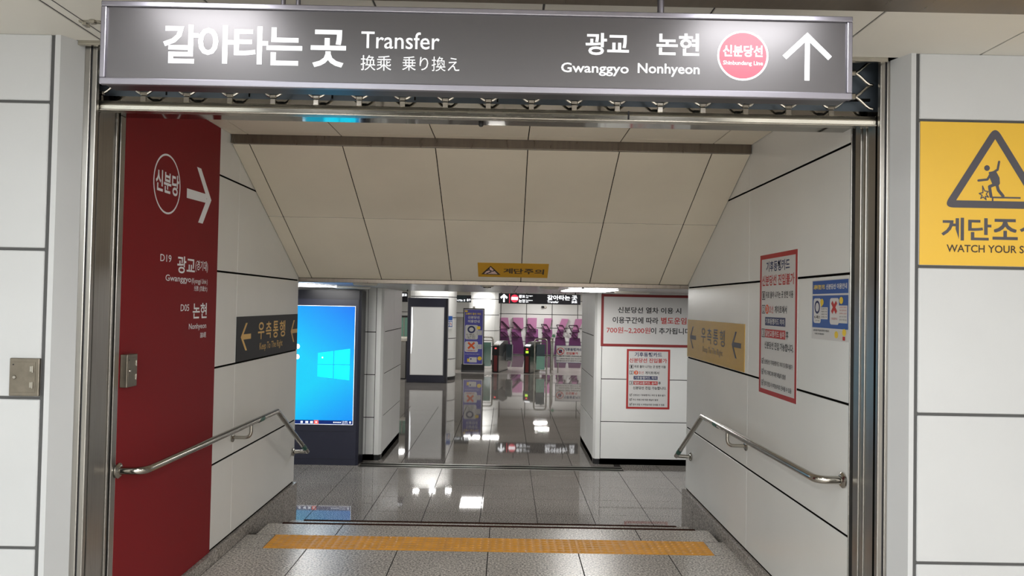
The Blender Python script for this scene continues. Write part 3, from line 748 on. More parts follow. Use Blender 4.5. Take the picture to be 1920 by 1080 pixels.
# rounded triangle ring
def tri_ring(p, m, ax, ay, hw, by, th, rr):
    A, Bp, C = Vector((ax, ay)), Vector((ax - hw, by)), Vector((ax + hw, by))
    def rounded(t):
        c = (A + Bp + C) / 3; out = []
        P = [A, Bp, C]
        for i in range(3):
            q = P[i]; a = (P[i - 1] - q).normalized(); b = (P[(i + 1) % 3] - q).normalized()
            d = rr * 1.732
            p0, p1 = q + a * d, q + b * d
            for k in range(9):
                s = k / 8; out.append(p0 * (1 - s) ** 2 + q * 2 * s * (1 - s) + p1 * s * s)
        return out
    o = rounded(0)
    h = ay - by; c = Vector((ax, by + (2 * hw * h / 2) * 2 / (2 * hw + 2 * math.hypot(hw, h))))
    rin = c.y - by; kk = (rin - th) / rin
    inner = [c + (v - c) * kk for v in (A, Bp, C)]
    inn = []
    for i in range(3):
        inn += [inner[i]] * 9
    vs = []; n = len(o)
    for a, b in zip(o, inn): vs += [p.pt(a.x, a.y, 1), p.pt(b.x, b.y, 1)]
    p.mb('warning_triangle', m).add(vs, [(2 * i, 2 * i + 1, (2 * i + 3) % (2 * n), (2 * i + 2) % (2 * n)) for i in range(n)])
tri_ring(p, 'dark_print', 1.984, 2.398, 0.213, 2.058, 0.030, 0.026)
K = lambda x, y: (1.677 + (x - 90) / 3.6 * 0.002167, 2.409 - (y - 42) / 3.6 * 0.002167)
p.ell('figure', 'dark_print', *K(545, 352), 0.0117, 0.0117)
w = 0.0095
p.stroke('figure', 'dark_print', [K(627, 308), K(617, 362), K(570, 392), K(548, 430), K(487, 438)], w)
p.poly('figure', 'dark_print', [K(556, 380), K(604, 368), K(630, 415), K(634, 455), K(620, 478), K(586, 470), K(566, 425)])
p.stroke('figure', 'dark_print', [K(600, 462), K(562, 478), K(573, 545)], 0.0125)
p.stroke('figure', 'dark_print', [K(612, 462), K(622, 500), K(655, 540)], 0.0125)
p.stroke('figure', 'dark_print', [K(775, 551), K(584, 551), K(584, 583), K(488, 583)], 0.0068, cap=False)
sp_ = [K(515, 475), K(530, 508), K(553, 512), K(540, 530), K(556, 550), K(534, 545), K(540, 568), K(520, 550), K(503, 560), K(512, 538), K(492, 526), K(518, 520)]
p.stroke('figure', 'dark_print', sp_ + sp_[:1], 0.0045)
for ch, rr in (('계', (1.765, 1.924, 1.858, 2.017)), ('단', (1.875, 1.926, 1.970, 2.017)), ('조', (1.977, 1.932, 2.076, 2.013)), ('심', (2.086, 1.924, 2.178, 2.017))):
    if ch == '조':                                 # thickened by four close layers: its strokes overlap
        for i, (du_, dv_) in enumerate(((-1, -1), (1, -1), (-1, 1), (1, 1))):
            p.text('lettering', 'dark_print', ch, (rr[0] + 0.0022 * du_, rr[1] + 0.0022 * dv_, rr[2] + 0.0022 * du_, rr[3] + 0.0022 * dv_), l=1 + 0.1 * i, bold=0.0)
    else:
        p.text('lettering', 'dark_print', ch, rr, bold=0.022)
p.text('lettering', 'brown_print', 'WATCH YOUR STEP', (1.787, 1.876, 2.172, 1.907), bold=0.016)
p.done()

# stair warning strip on the slope
O = P0 - nn * 0.0; U = Vector((1, 0, 0)); V = -du
us0 = -(P0 + du * 0 - P0).length
r = thing('slope_warning_sticker', 'small yellow stair warning sticker at the foot of the sloping ceiling', 'sticker', P0 + du * 1.60 + Vector((0.05, 0, 0)))
N_ = U.cross(V).normalized()
s0, s1 = (6.105 - 4.78) / math.cos(ang), (6.318 - 4.78) / math.cos(ang)
MB().prism([O + N_ * 0.0012 + U * a + V * b for a, b in ((-0.246, -s1), (0.343, -s1), (0.343, -s0), (-0.246, -s0))], N_ * 0.002).build('sheet', 'yellow_dim', r)
p = Print(r, O + N_ * 0.0032, U, V, 0.0006)
hs = s1 - s0
p.poly('warning_triangle', 'brown_print', [(-0.222, -s1 + 0.19 * hs), (-0.056, -s1 + 0.17 * hs), (-0.139, -s0 - 0.19 * hs)])
p.poly('triangle_field', 'pinkish', [(-0.196, -s1 + 0.24 * hs), (-0.082, -s1 + 0.225 * hs), (-0.139, -s0 - 0.27 * hs)], 2)
fg = lambda x, y: (-0.139 + x, -s1 + y * hs)
p.stroke('figure', 'black_print', [fg(-0.032, 0.47), fg(-0.012, 0.52), fg(0.006, 0.44), fg(0.020, 0.44), fg(0.032, 0.5)], 0.013, 3)
p.stroke('figure', 'black_print', [fg(0.004, 0.44), fg(-0.012, 0.34), fg(-0.028, 0.28)], 0.011, 3)
p.stroke('figure', 'black_print', [fg(-0.034, 0.24), fg(-0.034, 0.30), fg(0.006, 0.33)], 0.006, 3)
p.ell('figure', 'black_print', *fg(-0.014, 0.60), 0.008, 0.010, 3)
for i, ch in enumerate('계단주의'):
    p.text('lettering', 'brown_print', ch, (-0.035 + 0.088 * i, -s1 + (0.28 - 0.012 * i) * hs, 0.046 + 0.088 * i, -s1 + (0.66 - 0.012 * i) * hs), bold=0.03)
p.done()

# notice posters with the red border (one on the right stair wall, one beside the far opening)
def notice(name, label, O, U, u0, v0, u1, v1, group):
    r, p = sticker(name, label, 'poster', O, U, YV, u0, v0, u1, v1, 'paper', 0.0015, group)
    fu = lambda x: u0 + (x - 1.709) / 0.613 * (u1 - u0); fv = lambda z: v0 + (z - 0.187) / 0.841 * (v1 - v0)
    Rr = lambda a, b, c, d: (fu(a), fv(b), fu(c), fv(d))
    p.frame('border', 'border_red', u0, v0, u1, v1, 0.028 / 0.613 * (u1 - u0))
    p.text('lettering', 'navy_print', '기후동행카드', Rr(1.820, 0.922, 2.207, 0.985), bold=0.022)
    p.text('lettering', 'red_print', '신분당선 진입불가', Rr(1.746, 0.838, 2.279, 0.902), bold=0.022)
    for n_, z in (('1', 0.780), ('2', 0.697), ('3', 0.552)):
        p.frame('number_box', 'black_print', *Rr(1.750, z - 0.026, 1.806, z + 0.026), 0.005)
        p.text('lettering', 'black_print', n_, Rr(1.768, z - 0.017, 1.788, z + 0.017), bold=0.02)
    p.text('lettering', 'black_print', '뒤로 돌아 나가는 곳 방면 이동', Rr(1.818, 0.763, 2.263, 0.803), bold=0.022)
    p.ell('number_disc', 'orange_print', fu(1.844), fv(0.697), 0.030 / 0.613 * (u1 - u0), 0.029)
    p.text('lettering', 'paper', '3', Rr(1.833, 0.680, 1.855, 0.715), 2, bold=0.02)
    p.text('lettering', 'red_print', '호선', Rr(1.878, 0.675, 1.950, 0.718), bold=0.008)
    p.text('lettering', 'black_print', '게이트에서', Rr(1.971, 0.675, 2.168, 0.718), bold=0.022)
    p.rect('highlight_bar', 'navy_print', *Rr(1.810, 0.600, 2.148, 0.650))
    p.text('lettering', 'paper', '기후동행카드 하차', Rr(1.820, 0.607, 2.138, 0.643), 2, bold=0.018)
    p.rect('highlight_bar', 'red_print', *Rr(1.811, 0.527, 2.150, 0.578))
    p.text('lettering', 'paper', '일반교통카드 승차', Rr(1.820, 0.534, 2.140, 0.571), 2, bold=0.018)
    p.text('lettering', 'black_print', '후', Rr(2.157, 0.531, 2.197, 0.576), bold=0.022)
    p.text('lettering', 'black_print', '신분당선 진입 가능합니다.', Rr(1.804, 0.460, 2.274, 0.505), bold=0.022)
    for t, z, x1 in (('신분당선 기후동행카드 처리 및 통과 불가', 0.381, 2.263), ('카드 미태그에 따른 페널티 발생', 0.316, 2.159), ('임의 진입 시 부정승차로 단속될 수 있음', 0.249, 2.250)):
        p.frame('check_box', 'black_print', *Rr(1.757, z - 0.016, 1.787, z + 0.016), 0.0035)
        p.stroke('check_mark', 'black_print', [(fu(1.762), fv(z + 0.004)), (fu(1.771), fv(z - 0.008)), (fu(1.792), fv(z + 0.022))], 0.005)
        p.text('lettering', 'black_print', t, Rr(1.801, z - 0.014, x1, z + 0.014), bold=0.018)
    p.done(); return r
notice('notice_poster', 'tall red bordered card notice taped to the right stair wall', (X2, 0, 0), RU, -4.572, 1.120, -3.983, 1.958, None)
notice('notice_poster', 'red bordered card notice under the large fare notice by the far opening', (0, 10.4494, 0), (1, 0, 0), 1.709, 0.187, 2.322, 1.028, None)

# large fare notice on the right passage wall
r, p = sticker('fare_notice', 'large white fare notice with wine red border beside the far opening', 'sign', (0, 10.4494, 0), (1, 0, 0), YV, 1.337, 1.062, 2.74, 1.798, 'paper', 0.008, base_name='board')
p.frame('border', 'border_wine', 1.337, 1.062, 2.74, 1.798, 0.036)
p.text('lettering', 'black_print', '신분당선 열차 이용 시', (1.572, 1.535, 2.468, 1.620), bold=0.02)
p.text('lettering', 'black_print', '이용구간에 따라', (1.500, 1.388, 2.147, 1.480), bold=0.02)
p.text('lettering', 'red_print', '별도운임', (2.185, 1.390, 2.543, 1.484), bold=0.02)
p.text('lettering', 'red_print', '700원~2,200원', (1.417, 1.245, 2.036, 1.335), bold=0.012)
p.text('lettering', 'black_print', '이 추가됩니다.', (2.042, 1.247, 2.63, 1.335), bold=0.02)
p.done()

# blue usage poster on the right wall
r, p = sticker('usage_poster', 'small blue and white card usage poster nearest the right shutter guide', 'poster', (X2, 0, 0), RU, YV, -3.790, 1.484, -3.381, 1.780, 'paper', 0.0015)
q = lambda x, y: (-3.790 + x * 0.409, 1.484 + y * 0.296)
p.rect('title_band', 'blue_poster', *q(0.02, 0.765), *q(0.99, 0.985))
p.rect('body_band', 'blue_poster', *q(0.02, 0.195), *q(0.99, 0.735))
p.text('lettering', 'yel_print', '교통비 할인 카드', (*q(0.05, 0.84), *q(0.38, 0.92)), 2, bold=0.03)
p.text('lettering', 'paper', '신분당선 이용안내', (*q(0.41, 0.835), *q(0.96, 0.925)), 2, bold=0.03)
p.rrect('card', 'paper', *q(0.055, 0.27), *q(0.27, 0.69), 0.016, 2)
p.rrect('card', 'paper', *q(0.52, 0.26), *q(0.76, 0.69), 0.016, 2)
p.rect('card', 'paper', *q(0.27, 0.34), *q(0.465, 0.54), 2)
p.rect('card', 'paper', *q(0.76, 0.29), *q(0.975, 0.57), 2)
p.ring('circle_mark', 'navy_print', *q(0.165, 0.54), 0.032, 0.033, 0.011, l=3)
for a in (1, -1): p.stroke('cross_mark', 'red_print', [q(0.575, 0.54 + 0.085 * a), q(0.70, 0.54 - 0.085 * a)], 0.020, 3, cap=False)
p.text('lettering', 'black_print', 'K-패스', (*q(0.085, 0.345), *q(0.25, 0.40)), 3, bold=0.02)
p.text('lettering', 'black_print', '전국 이용', (*q(0.11, 0.30), *q(0.23, 0.325)), 3, bold=0.0)
p.text('lettering', 'red_print', '기후동행카드', (*q(0.555, 0.335), *q(0.725, 0.375)), 3, bold=0.0)
for i, t in enumerate(('환승할인 적용', '마을버스 이용', '신분당선 이용', '공항철도 이용')):
    p.text('lettering', 'black_print', t, (*q(0.285, 0.50 - 0.045 * i), *q(0.445, 0.525 - 0.045 * i)), 3, bold=0.0)
for i, t in enumerate(('신분당선 이용불가', '현금 결제 불가', '광역버스 불가', '승차 후 하차', '문의 역무실')):
    p.text('lettering', 'red_print' if i < 3 else 'black_print', t, (*q(0.775, 0.53 - 0.05 * i), *q(0.955, 0.555 - 0.05 * i)), 3, bold=0.0)
for u, v in ((0.30, 0.625), (0.82, 0.65), (0.90, 0.145), (0.70, 0.10)):
    p.ell('hand_icon', 'yel_print', *q(u, v), 0.020, 0.017, 3, 12)
p.rrect('hand_icon', 'yel_print', *q(0.27, 0.55), *q(0.31, 0.66), 0.004, 3)
p.rect('ticket_icon', 'cream', *q(0.74, 0.03), *q(0.86, 0.17), 2)
p.rect('ticket_icon', 'red_print', *q(0.86, 0.02), *q(0.92, 0.08), 2)
p.text('lettering', 'black_print', '상세 내용은 역무실로 문의하시기 바랍니다', (*q(0.05, 0.13), *q(0.50, 0.165)), 1, bold=0.02)
p.text('lettering', 'black_print', '자세한 안내 방송 참고', (*q(0.09, 0.075), *q(0.36, 0.105)), 1, bold=0.02)
p.done()

# ================================================================== THINGS: steel switch boxes
def switch_box(label, O, U, N, u0, v0, u1, v1, t):
    O, U, N = Vector(O), Vector(U), Vector(N); V = Vector((0, 0, 1))
    r = thing('key_switch_box', label, 'switch box', O + U * (u0 + u1) / 2 + V * v0)
    def bx(name, m, a, b, c, d, n0, n1, bev=0.0, par=None):
        mb = MB().prism([O + U * x + V * y + N * n0 for x, y in ((a, b), (c, b), (c, d), (a, d))], N * (n1 - n0)); return mb.build(name, m, par or r, bev)
    bx('body', 'steel_box', u0, v0, u1, v1, 0, t, 0.003)
    w, h = u1 - u0, v1 - v0
    door = bx('door', 'steel_box', u0 + w * 0.07, v0 + h * 0.10, u1 - w * 0.13, v1 - h * 0.10, t, t + 0.002, 0.0008)
    MB().lathe(O + U * (u0 + w * 0.20) + V * (v0 + h * 0.50) + N * (t + 0.002), N, [(0.008, 0), (0.008, 0.003), (0.0055, 0.006), (0.004, 0.006)], 18).build('keyhole', 'chrome', door, smooth=True)
    MB().lathe(O + U * (u0 + w * 0.14) + V * (v0 + h * 0.83) + N * (t + 0.002), N, [(0.003, 0), (0.003, 0.0012)], 10).build('dot', 'darkmetal', door)
    for f in (0.70, 0.28):
        a = O + U * (u0 + w * 0.80) + V * (v0 + h * (f - 0.07)) + N * (t + 0.004)
        MB().tube([a, a + V * h * 0.17], 0.0035, 10).build('hinge', 'chrome', door, smooth=True)
        bx('hinge_leaf', 'chrome', u0 + w * 0.70, v0 + h * (f - 0.05), u0 + w * 0.80, v0 + h * (f + 0.09), t + 0.002, t + 0.0035, 0.0, door)
    return r
switch_box('steel key switch box with a lock on the white wall left of the opening', (0, 3.0, 0), (1, 0, 0), (0, -1, 0), -1.988, 1.224, -1.869, 1.376, 0.014)
switch_box('steel key switch box on the edge of the dark red panel', (X1 + 0.004, 0, 0), (0, 1, 0), (1, 0, 0), 3.466, 1.206, 3.560, 1.360, 0.035)

# ================================================================== THINGS: handrails
def handrail(X, s, yn, zr, y_top, y_end, z_end, y_br, lab):
    r = thing('handrail', lab, 'handrail', (X, 4.9, zr))
    xr = X + s * 0.125; R = 0.0185
    pts = [(X + s * 0.009, yn, zr + 0.012), (xr, yn, zr + 0.012), (xr, y_top, zr), (xr, y_end, z_end)]
    path = fillet(pts[:3], 0.10, 10)[:-1] + fillet(pts[1:], 0.022, 4)[1:]
    # end returns into the wall
    path = path[:-1] + fillet([path[-1], (xr, y_end, z_end), (X + s * 0.005, y_end, z_end - 0.002)], 0.02, 4)[1:] if False else path
    MB().tube(path, R, 18).build('rail', 'chrome', r, smooth=True)
    MB().tube([(xr, y_end, z_end), (X + s * 0.004, y_end - 0.005, z_end - 0.004)], R * 0.82, 16).build('end_return', 'chrome', r, smooth=True)
    MB().lathe((xr, y_end, z_end), (0, 0.5, -0.3), [(R, -0.004), (R, 0.004), (R * 0.7, 0.014)], 16).build('rail_end', 'chrome', r, smooth=True)
    for y, z in ((yn, zr + 0.012), (y_end - 0.005, z_end - 0.004)):
        MB().lathe((X + s * 0.0045, y, z), (s, 0, 0), [(0.036, 0), (0.036, 0.006), (0.026, 0.014), (0.02, 0.016)], 22).build('flange', 'chrome', r, smooth=True)
    bz = zr - 0.095
    arm = fillet([(X + s * 0.004, y_br, bz), (xr, y_br, bz), (xr, y_br, zr)], 0.085, 10)
    br_ = MB().tube(arm, 0.011, 12).build('bracket', 'chrome', r, smooth=True)
    MB().lathe((X + s * 0.001, y_br, bz), (s, 0, 0), [(0.032, 0), (0.032, 0.006), (0.018, 0.014)], 20).build('bracket_plate', 'chrome', br_, smooth=True)
    MB().tube([(xr, y_top - 0.42, zr), (xr, y_top - 0.33, zr)], R + 0.0012, 18, caps=False).build('tape', 'green_tape', r, smooth=True)
    d = (Vector((xr, y_end, z_end)) - Vector((xr, y_top, zr)))
    a = Vector((xr, y_top, zr)) + d * 0.82
    MB().tube([a, a + d * 0.09], R + 0.0012, 18, caps=False).build('tape', 'green_tape', r, smooth=True)
    return r
handrail(X1, 1, 3.475, 0.808, 5.485, 6.345, 0.340, 4.93, 'stainless handrail along the left stair wall')
handrail(X2, -1, 3.415, 0.836, 5.42, 6.215, 0.385, 4.80, 'stainless handrail along the right stair wall')

# ================================================================== THINGS: small ceiling fittings
mb = MB().lathe((-0.135, 3.42, 2.468), (0, 0, -1), [(0.012, 0), (0.012, 0.010), (0.008, 0.016), (0.004, 0.018)], 16)
tag(mb.build('sensor', 'black', smooth=True), 'tiny black sensor under the stainless lintel', 'sensor')
def ring_fit(x, y, r, lab, name='ceiling_fitting'):  # round fitting, read as an unlit recessed downlight
    t = thing(name, lab, 'ceiling fitting', (x, y, 1.82))
    MB().lathe((x, y, 1.821), (0, 0, -1), [(r, 0), (r, 0.010), (r * 0.95, 0.024), (r * 0.86, 0.030), (r * 0.80, 0.026)], 32).build('rim', 'cream', t, smooth=True)
    MB().lathe((x, y, 1.7965), (0, 0, -1), [(r * 0.80, 0), (r * 0.78, 0.002)], 32).build('recess', 'darkmetal', t)
ring_fit(0.44, 7.63, 0.10, 'small round ceiling fitting near the right of the low ceiling')
ring_fit(1.62, 9.58, 0.23, 'wide round ceiling fitting above the large fare notice')
ring_fit(-1.445, 7.55, 0.125, 'small round ceiling fitting near the left of the low ceiling')
ring_fit(-2.09, 10.0, 0.245, 'wide round ceiling fitting above the blue screen')
for x, y, lab in ((0.985, 9.0, 'lit ceiling lamp on the right of the low ceiling'), (-2.50, 9.05, 'lit ceiling lamp above the blue screen kiosk')):
    t = thing('ceiling_lamp', lab, 'lamp', (x, y, 1.82), 'lamps of the low ceiling')
    def stad(ex, z0, z1, m, nm):
        P = []
        hx, hy, rr = 0.28 + ex, 0.70 + ex, 0.10
        for cx_, cy_, a in ((hx - rr, hy - rr, 0), (-hx + rr, hy - rr, 90), (-hx + rr, -hy + rr, 180), (hx - rr, -hy + rr, 270)):
            for k in range(6): q_ = math.radians(a + 18 * k); P.append((x + cx_ + rr * math.cos(q_), y + cy_ + rr * math.sin(q_), z0))
        MB().prism(P, (0, 0, z1 - z0)).build(nm, m, t)
    stad(0.02, 1.814, 1.822, 'cream', 'frame'); stad(0.0, 1.806, 1.816, 'lamp', 'diffuser')
t = thing('smoke_detector', 'cream smoke detector hanging from the low ceiling', 'smoke detector', (-0.19, 7.1, 1.80))
MB().lathe((-0.19, 7.1, 1.822), (0, 0, -1), [(0.064, 0), (0.066, 0.016), (0.058, 0.030), (0.040, 0.034)], 28).build('body', 'cream', t, smooth=True)
for k in range(10):
    a = 2 * math.pi * k / 10
    MB().lathe((-0.19 + 0.032 * math.cos(a), 7.1 + 0.032 * math.sin(a), 1.789), (0, 0, -1), [(0.006, 0), (0.006, 0.008)], 8).build('slot', 'darkmetal', t)
MB().lathe((-0.19, 7.1, 1.789), (0, 0, -1), [(0.022, 0), (0.020, 0.012)], 16).build('chamber', 'cream', t, smooth=True)
for x, y, lab in ((-1.51, 11.25, 'small sprinkler head near the left passage wall'), (1.02, 11.0, 'small sprinkler head near the right passage wall'), (0.73, 7.1, 'small sprinkler head right of the smoke detector')):
    t = thing('sprinkler', lab, 'sprinkler', (x, y, 1.82))
    MB().lathe((x, y, 1.821), (0, 0, -1), [(0.028, 0), (0.026, 0.004)], 18).build('plate', 'cream', t, smooth=True)
    MB().lathe((x, y, 1.817), (0, 0, -1), [(0.008, 0), (0.008, 0.02), (0.016, 0.022), (0.016, 0.025)], 12).build('head', 'darkmetal', t, smooth=True)

# ================================================================== THINGS: blue screen kiosk
k = thing('screen_kiosk', 'tall dark navy display kiosk with a bright blue desktop screen', 'display', (-2.5, 10.3, H))
KX0, KX1, KY = -3.06, -1.985, 10.10
MB().prism([(KX0, KY, H), (KX1 - 0.03, KY, H), (KX1, KY + 0.03, H), (KX1, 10.44, H), (KX0, 10.44, H)], (0, 0, 1.775 - H)).build('case', 'navy_case', k)
box('top_cap', 'navy_case2', k, KX0, KY - 0.004, 1.655, KX1 - 0.02, KY, 1.775, 0.001)
box('seam', 'black', k, KX0, KY - 0.001, 1.648, KX1 - 0.02, KY + 0.01, 1.654)
for z in (-0.146, -0.52): box('seam', 'black', k, KX0, KY - 0.001, z, KX1 - 0.02, KY + 0.01, z + 0.004)
box('side_cover', 'navy_case2', k, KX1 - 0.002, KY + 0.035, H + 0.02, KX1 + 0.006, 10.43, 1.76)
scr = box('screen', 'screen', k, -2.975, KY - 0.004, -0.048, -2.060, KY - 0.001, 1.556)
p = Print(scr, (0, KY - 0.004, 0), (1, 0, 0), YV, 0.0012)
p.frame('screen_edge', 'glow', -2.979, -0.052, -2.056, 1.560, 0.004)
p.rect('taskbar', 'task', -2.975, -0.048, -2.060, 0.006)
for a, b, m in ((-2.765, -2.735, 'icon'), (-2.700, -2.662, 'icon'), (-2.636, -2.598, 'icon')):
    p.rect('icon', m, a, -0.036, b, -0.008, 2)
p.rect('icon', 'icon_red', -2.584, -0.047, -2.524, 0.006, 2); p.rect('icon', 'icon', -2.564, -0.03, -2.542, -0.012, 3)
for i in range(4): p.rect('icon', 'icon', -2.322 + 0.028 * i, -0.028, -2.304 + 0.028 * i, -0.012, 2)
p.text('lettering', 'icon', '12:05', (-2.205, -0.018, -2.130, 0.000), 2, bold=0.01); p.text('lettering', 'icon', '2024-07-18', (-2.208, -0.040, -2.127, -0.024), 2, bold=0.0)
p.rect('icon', 'icon', -2.105, -0.032, -2.083, -0.006, 2)
for z in (0.86, 1.0): p.ell('icon', 'icon', -2.83, z, 0.03, 0.035, 2, 16)
# four-pane logo in perspective
lx0, lxm0, lxm1, lx1 = -2.552, -2.345, -2.330, -2.118
top = lambda x: 0.914 + (x - lx0) / (lx1 - lx0) * 0.066; bot = lambda x: 0.597 - (x - lx0) / (lx1 - lx0) * 0.044
for a, b in ((lx0, lxm0), (lxm1, lx1)):
    p.poly('logo', 'pane_light', [(a, 0.768), (b, 0.768), (b, top(b)), (a, top(a))], 1)
    p.poly('logo', 'pane_light', [(a, bot(a)), (b, bot(b)), (b, 0.756), (a, 0.756)], 1)
p.ell('cursor', 'icon', -2.49, 0.855, 0.010, 0.012, 2, 12)
p.done()

# ================================================================== THINGS: far hall
k = thing('blank_display', 'dark framed display stand with a blank grey panel in the far hall', 'display', (-2.18, 20.8, H))
box('case', 'navy_case', k, -2.755, 20.65, H, -1.635, 20.95, 1.755, 0.01)
box('side_strip', 'navy_case2', k, -1.70, 20.642, H + 0.02, -1.64, 20.652, 1.74)
box('screen', 'adscreen', k, -2.66, 20.642, -0.39, -1.735, 20.652, 1.505)
mb = MB().add([(-2.66, 20.640, 1.49), (-2.625, 20.640, 1.49), (-2.60, 20.640, 1.0), (-2.615, 20.640, 0.4), (-2.635, 20.640, 0.2), (-2.66, 20.640, 0.2)], [(0, 5, 4, 3, 2, 1)])
mb.build('light_leak', 'glow', k)
p = Print(k, (0, 20.642, 0), (1, 0, 0), YV, 0.002); p.frame('screen_edge', 'paper', -2.66, -0.39, -1.735, 1.505, 0.018); p.done()

k = thing('banner_stand', 'violet roll-up banner on a black stand in front of the gates', 'banner', (-1.06, 24.2, H))
MB().prism([(-1.43, 24.0, H), (-0.69, 24.0, H), (-0.69, 24.0, H + 0.10), (-0.70, 24.12, H + 0.25), (-1.42, 24.12, H + 0.25), (-1.43, 24.0, H + 0.10)][:3] and [(-1.43, 23.98, H), (-1.43, 24.3, H), (-1.43, 24.3, H + 0.25), (-1.43, 24.12, H + 0.25), (-1.43, 24.0, H + 0.06)], (0.74, 0, 0)).build('base', 'black', k)
box('frame', 'black', k, -1.405, 24.12, H + 0.20, -0.715, 24.16, 1.470)
bs = box('sheet', 'paper', k, -1.372, 24.108, -0.36, -0.745, 24.12, 1.44)
box('topper', 'cream', k, -1.10, 24.12, 1.47, -1.02, 24.15, 1.53)
p = Print(bs, (0, 24.108, 0), (1, 0, 0), YV, 0.003)
p.rect('field', 'violet_poster', -1.355, -0.335, -0.765, 1.425)
p.text('lettering', 'yel_print', '교통비 할인 카드', (-1.323, 1.255, -0.824, 1.323), 2, bold=0.03)
p.text('lettering', 'paper', '신분당선', (-1.252, 1.129, -0.874, 1.222), 2, bold=0.03)
p.text('lettering', 'paper', '이용안내', (-1.249, 0.997, -0.871, 1.095), 2, bold=0.03)
p.rrect('card', 'paper', -1.333, 0.460, -0.917, 0.926, 0.05, 2); p.rrect('card', 'paper', -1.333, 0.048, -0.909, 0.394, 0.05, 2)
p.rect('card', 'paper', -0.962, 0.600, -0.785, 0.755, 2); p.rect('card', 'paper', -0.962, 0.150, -0.785, 0.300, 2)
p.ring('circle_mark', 'navy_print', -1.130, 0.779, 0.126, 0.118, 0.05, l=3)
for a in (1, -1): p.stroke('cross_mark', 'orange_print', [(-1.228, 0.258 + 0.098 * a), (-1.022, 0.258 - 0.098 * a)], 0.062, 3, cap=False)
for i, t in enumerate(('K-패스', 'The 경기패스', 'I-패스 카드')): p.text('lettering', 'black_print', t, (-1.29, 0.600 - 0.058 * i, -1.00 - 0.03 * (i == 0), 0.642 - 0.058 * i), 3, bold=0.02)
p.text('lettering', 'red_print', '기후동행카드', (-1.281, 0.063, -0.988, 0.118), 3, bold=0.02)
for z in (0.70, 0.655, 0.615, 0.25, 0.21, 0.17): p.text('lettering', 'black_print', '환승 이용 안내', (-0.95, z, -0.80, z + 0.028), 3, bold=0.0)
p.text('lettering', 'paper', '상세 내용은 역무실로 문의하시기 바랍니다', (-1.325, -0.035, -0.850, -0.006), 2, bold=0.01)
p.rrect('hand_icon', 'yel_print', -0.955, 0.785, -0.84, 0.89, 0.03, 3); p.ell('hand_icon', 'yel_print', -0.846, -0.156, 0.07, 0.065, 2, 16); p.ell('hand_icon', 'yel_print', -1.305, 1.375, 0.05, 0.03, 2, 12)
p.rect('ticket_icon', 'yel_print', -1.249, -0.27, -1.173, -0.167, 2); p.rect('ticket_icon', 'paper', -1.183, -0.286, -0.939, -0.120, 3)
p.text('lettering', 'black_print', 'CARD', (-1.10, -0.17, -0.99, -0.145), 4, bold=0.01) if False else p.rect('ticket_icon', 'navy_print', -1.15, -0.20, -1.11, -0.155, 4)
p.done()

def gate(x, y, yaw, lab, led):
    """ticket gate: front end at (x, y), body runs back"""
    g = thing('ticket_gate', lab, 'ticket gate', (x, y, H), 'ticket gates of the far hall')
    c, s_ = math.cos(yaw), math.sin(yaw)
    T = lambda a, b, z: (x + a * c - b * s_, y + a * s_ + b * c, H + z)
    def pr(name, m, pts, a0, a1, par=None):
        return MB().prism([T(a0, b, z) for b, z in pts], Vector(T(a1, 0, 0)) - Vector(T(a0, 0, 0))).build(name, m, par or g)
    pr('body', 'steel', [(0.03, 0), (1.25, 0), (1.25, 0.80), (0.03, 0.80)], -0.10, 0.10)
    pr('plinth', 'black', [(0.0, 0), (1.27, 0), (1.27, 0.035), (0.0, 0.035)], -0.105, 0.105)
    pr('front_strip', 'maroon', [(-0.004, 0.04), (0.03, 0.04), (0.03, 0.56), (-0.004, 0.56)], -0.055, 0.055)
    pr('front_post', 'black', [(0.0, 0.035), (0.03, 0.035), (0.03, 0.60), (0.0, 0.60)], -0.10, 0.10)
    rh = pr('reader_head', 'black', [(-0.01, 0.56), (0.55, 0.50), (0.60, 0.60), (1.25, 0.74), (1.22, 0.99), (0.62, 1.0), (0.12, 0.90), (-0.01, 0.86)], -0.115, 0.115)
    pr('reader_pad', 'glow' if led else 'cream', [(0.02, 0.885), (0.16, 0.925), (0.16, 0.935), (0.02, 0.895)], -0.08, 0.08, rh)
    pr('lamp', 'red_led', [(-0.016, 0.77), (-0.008, 0.77), (-0.008, 0.81), (-0.016, 0.81)], -0.03, 0.03, rh)
    if led: pr('indicator', 'green_led', [(-0.016, 0.66), (-0.008, 0.66), (-0.008, 0.73), (-0.016, 0.73)], -0.045, 0.045, rh)
    pr('flap', 'glass_dark', [(0.9, 0.35), (1.05, 0.30), (1.08, 0.85), (0.95, 0.88)], 0.115, 0.32)
    return g
gate(-0.325, 24.0, -0.24, 'ticket gate with dark reader head right of the roll-up banner', False)
gate(0.69, 23.85, -0.30, 'ticket gate with a green lit pass light', True)
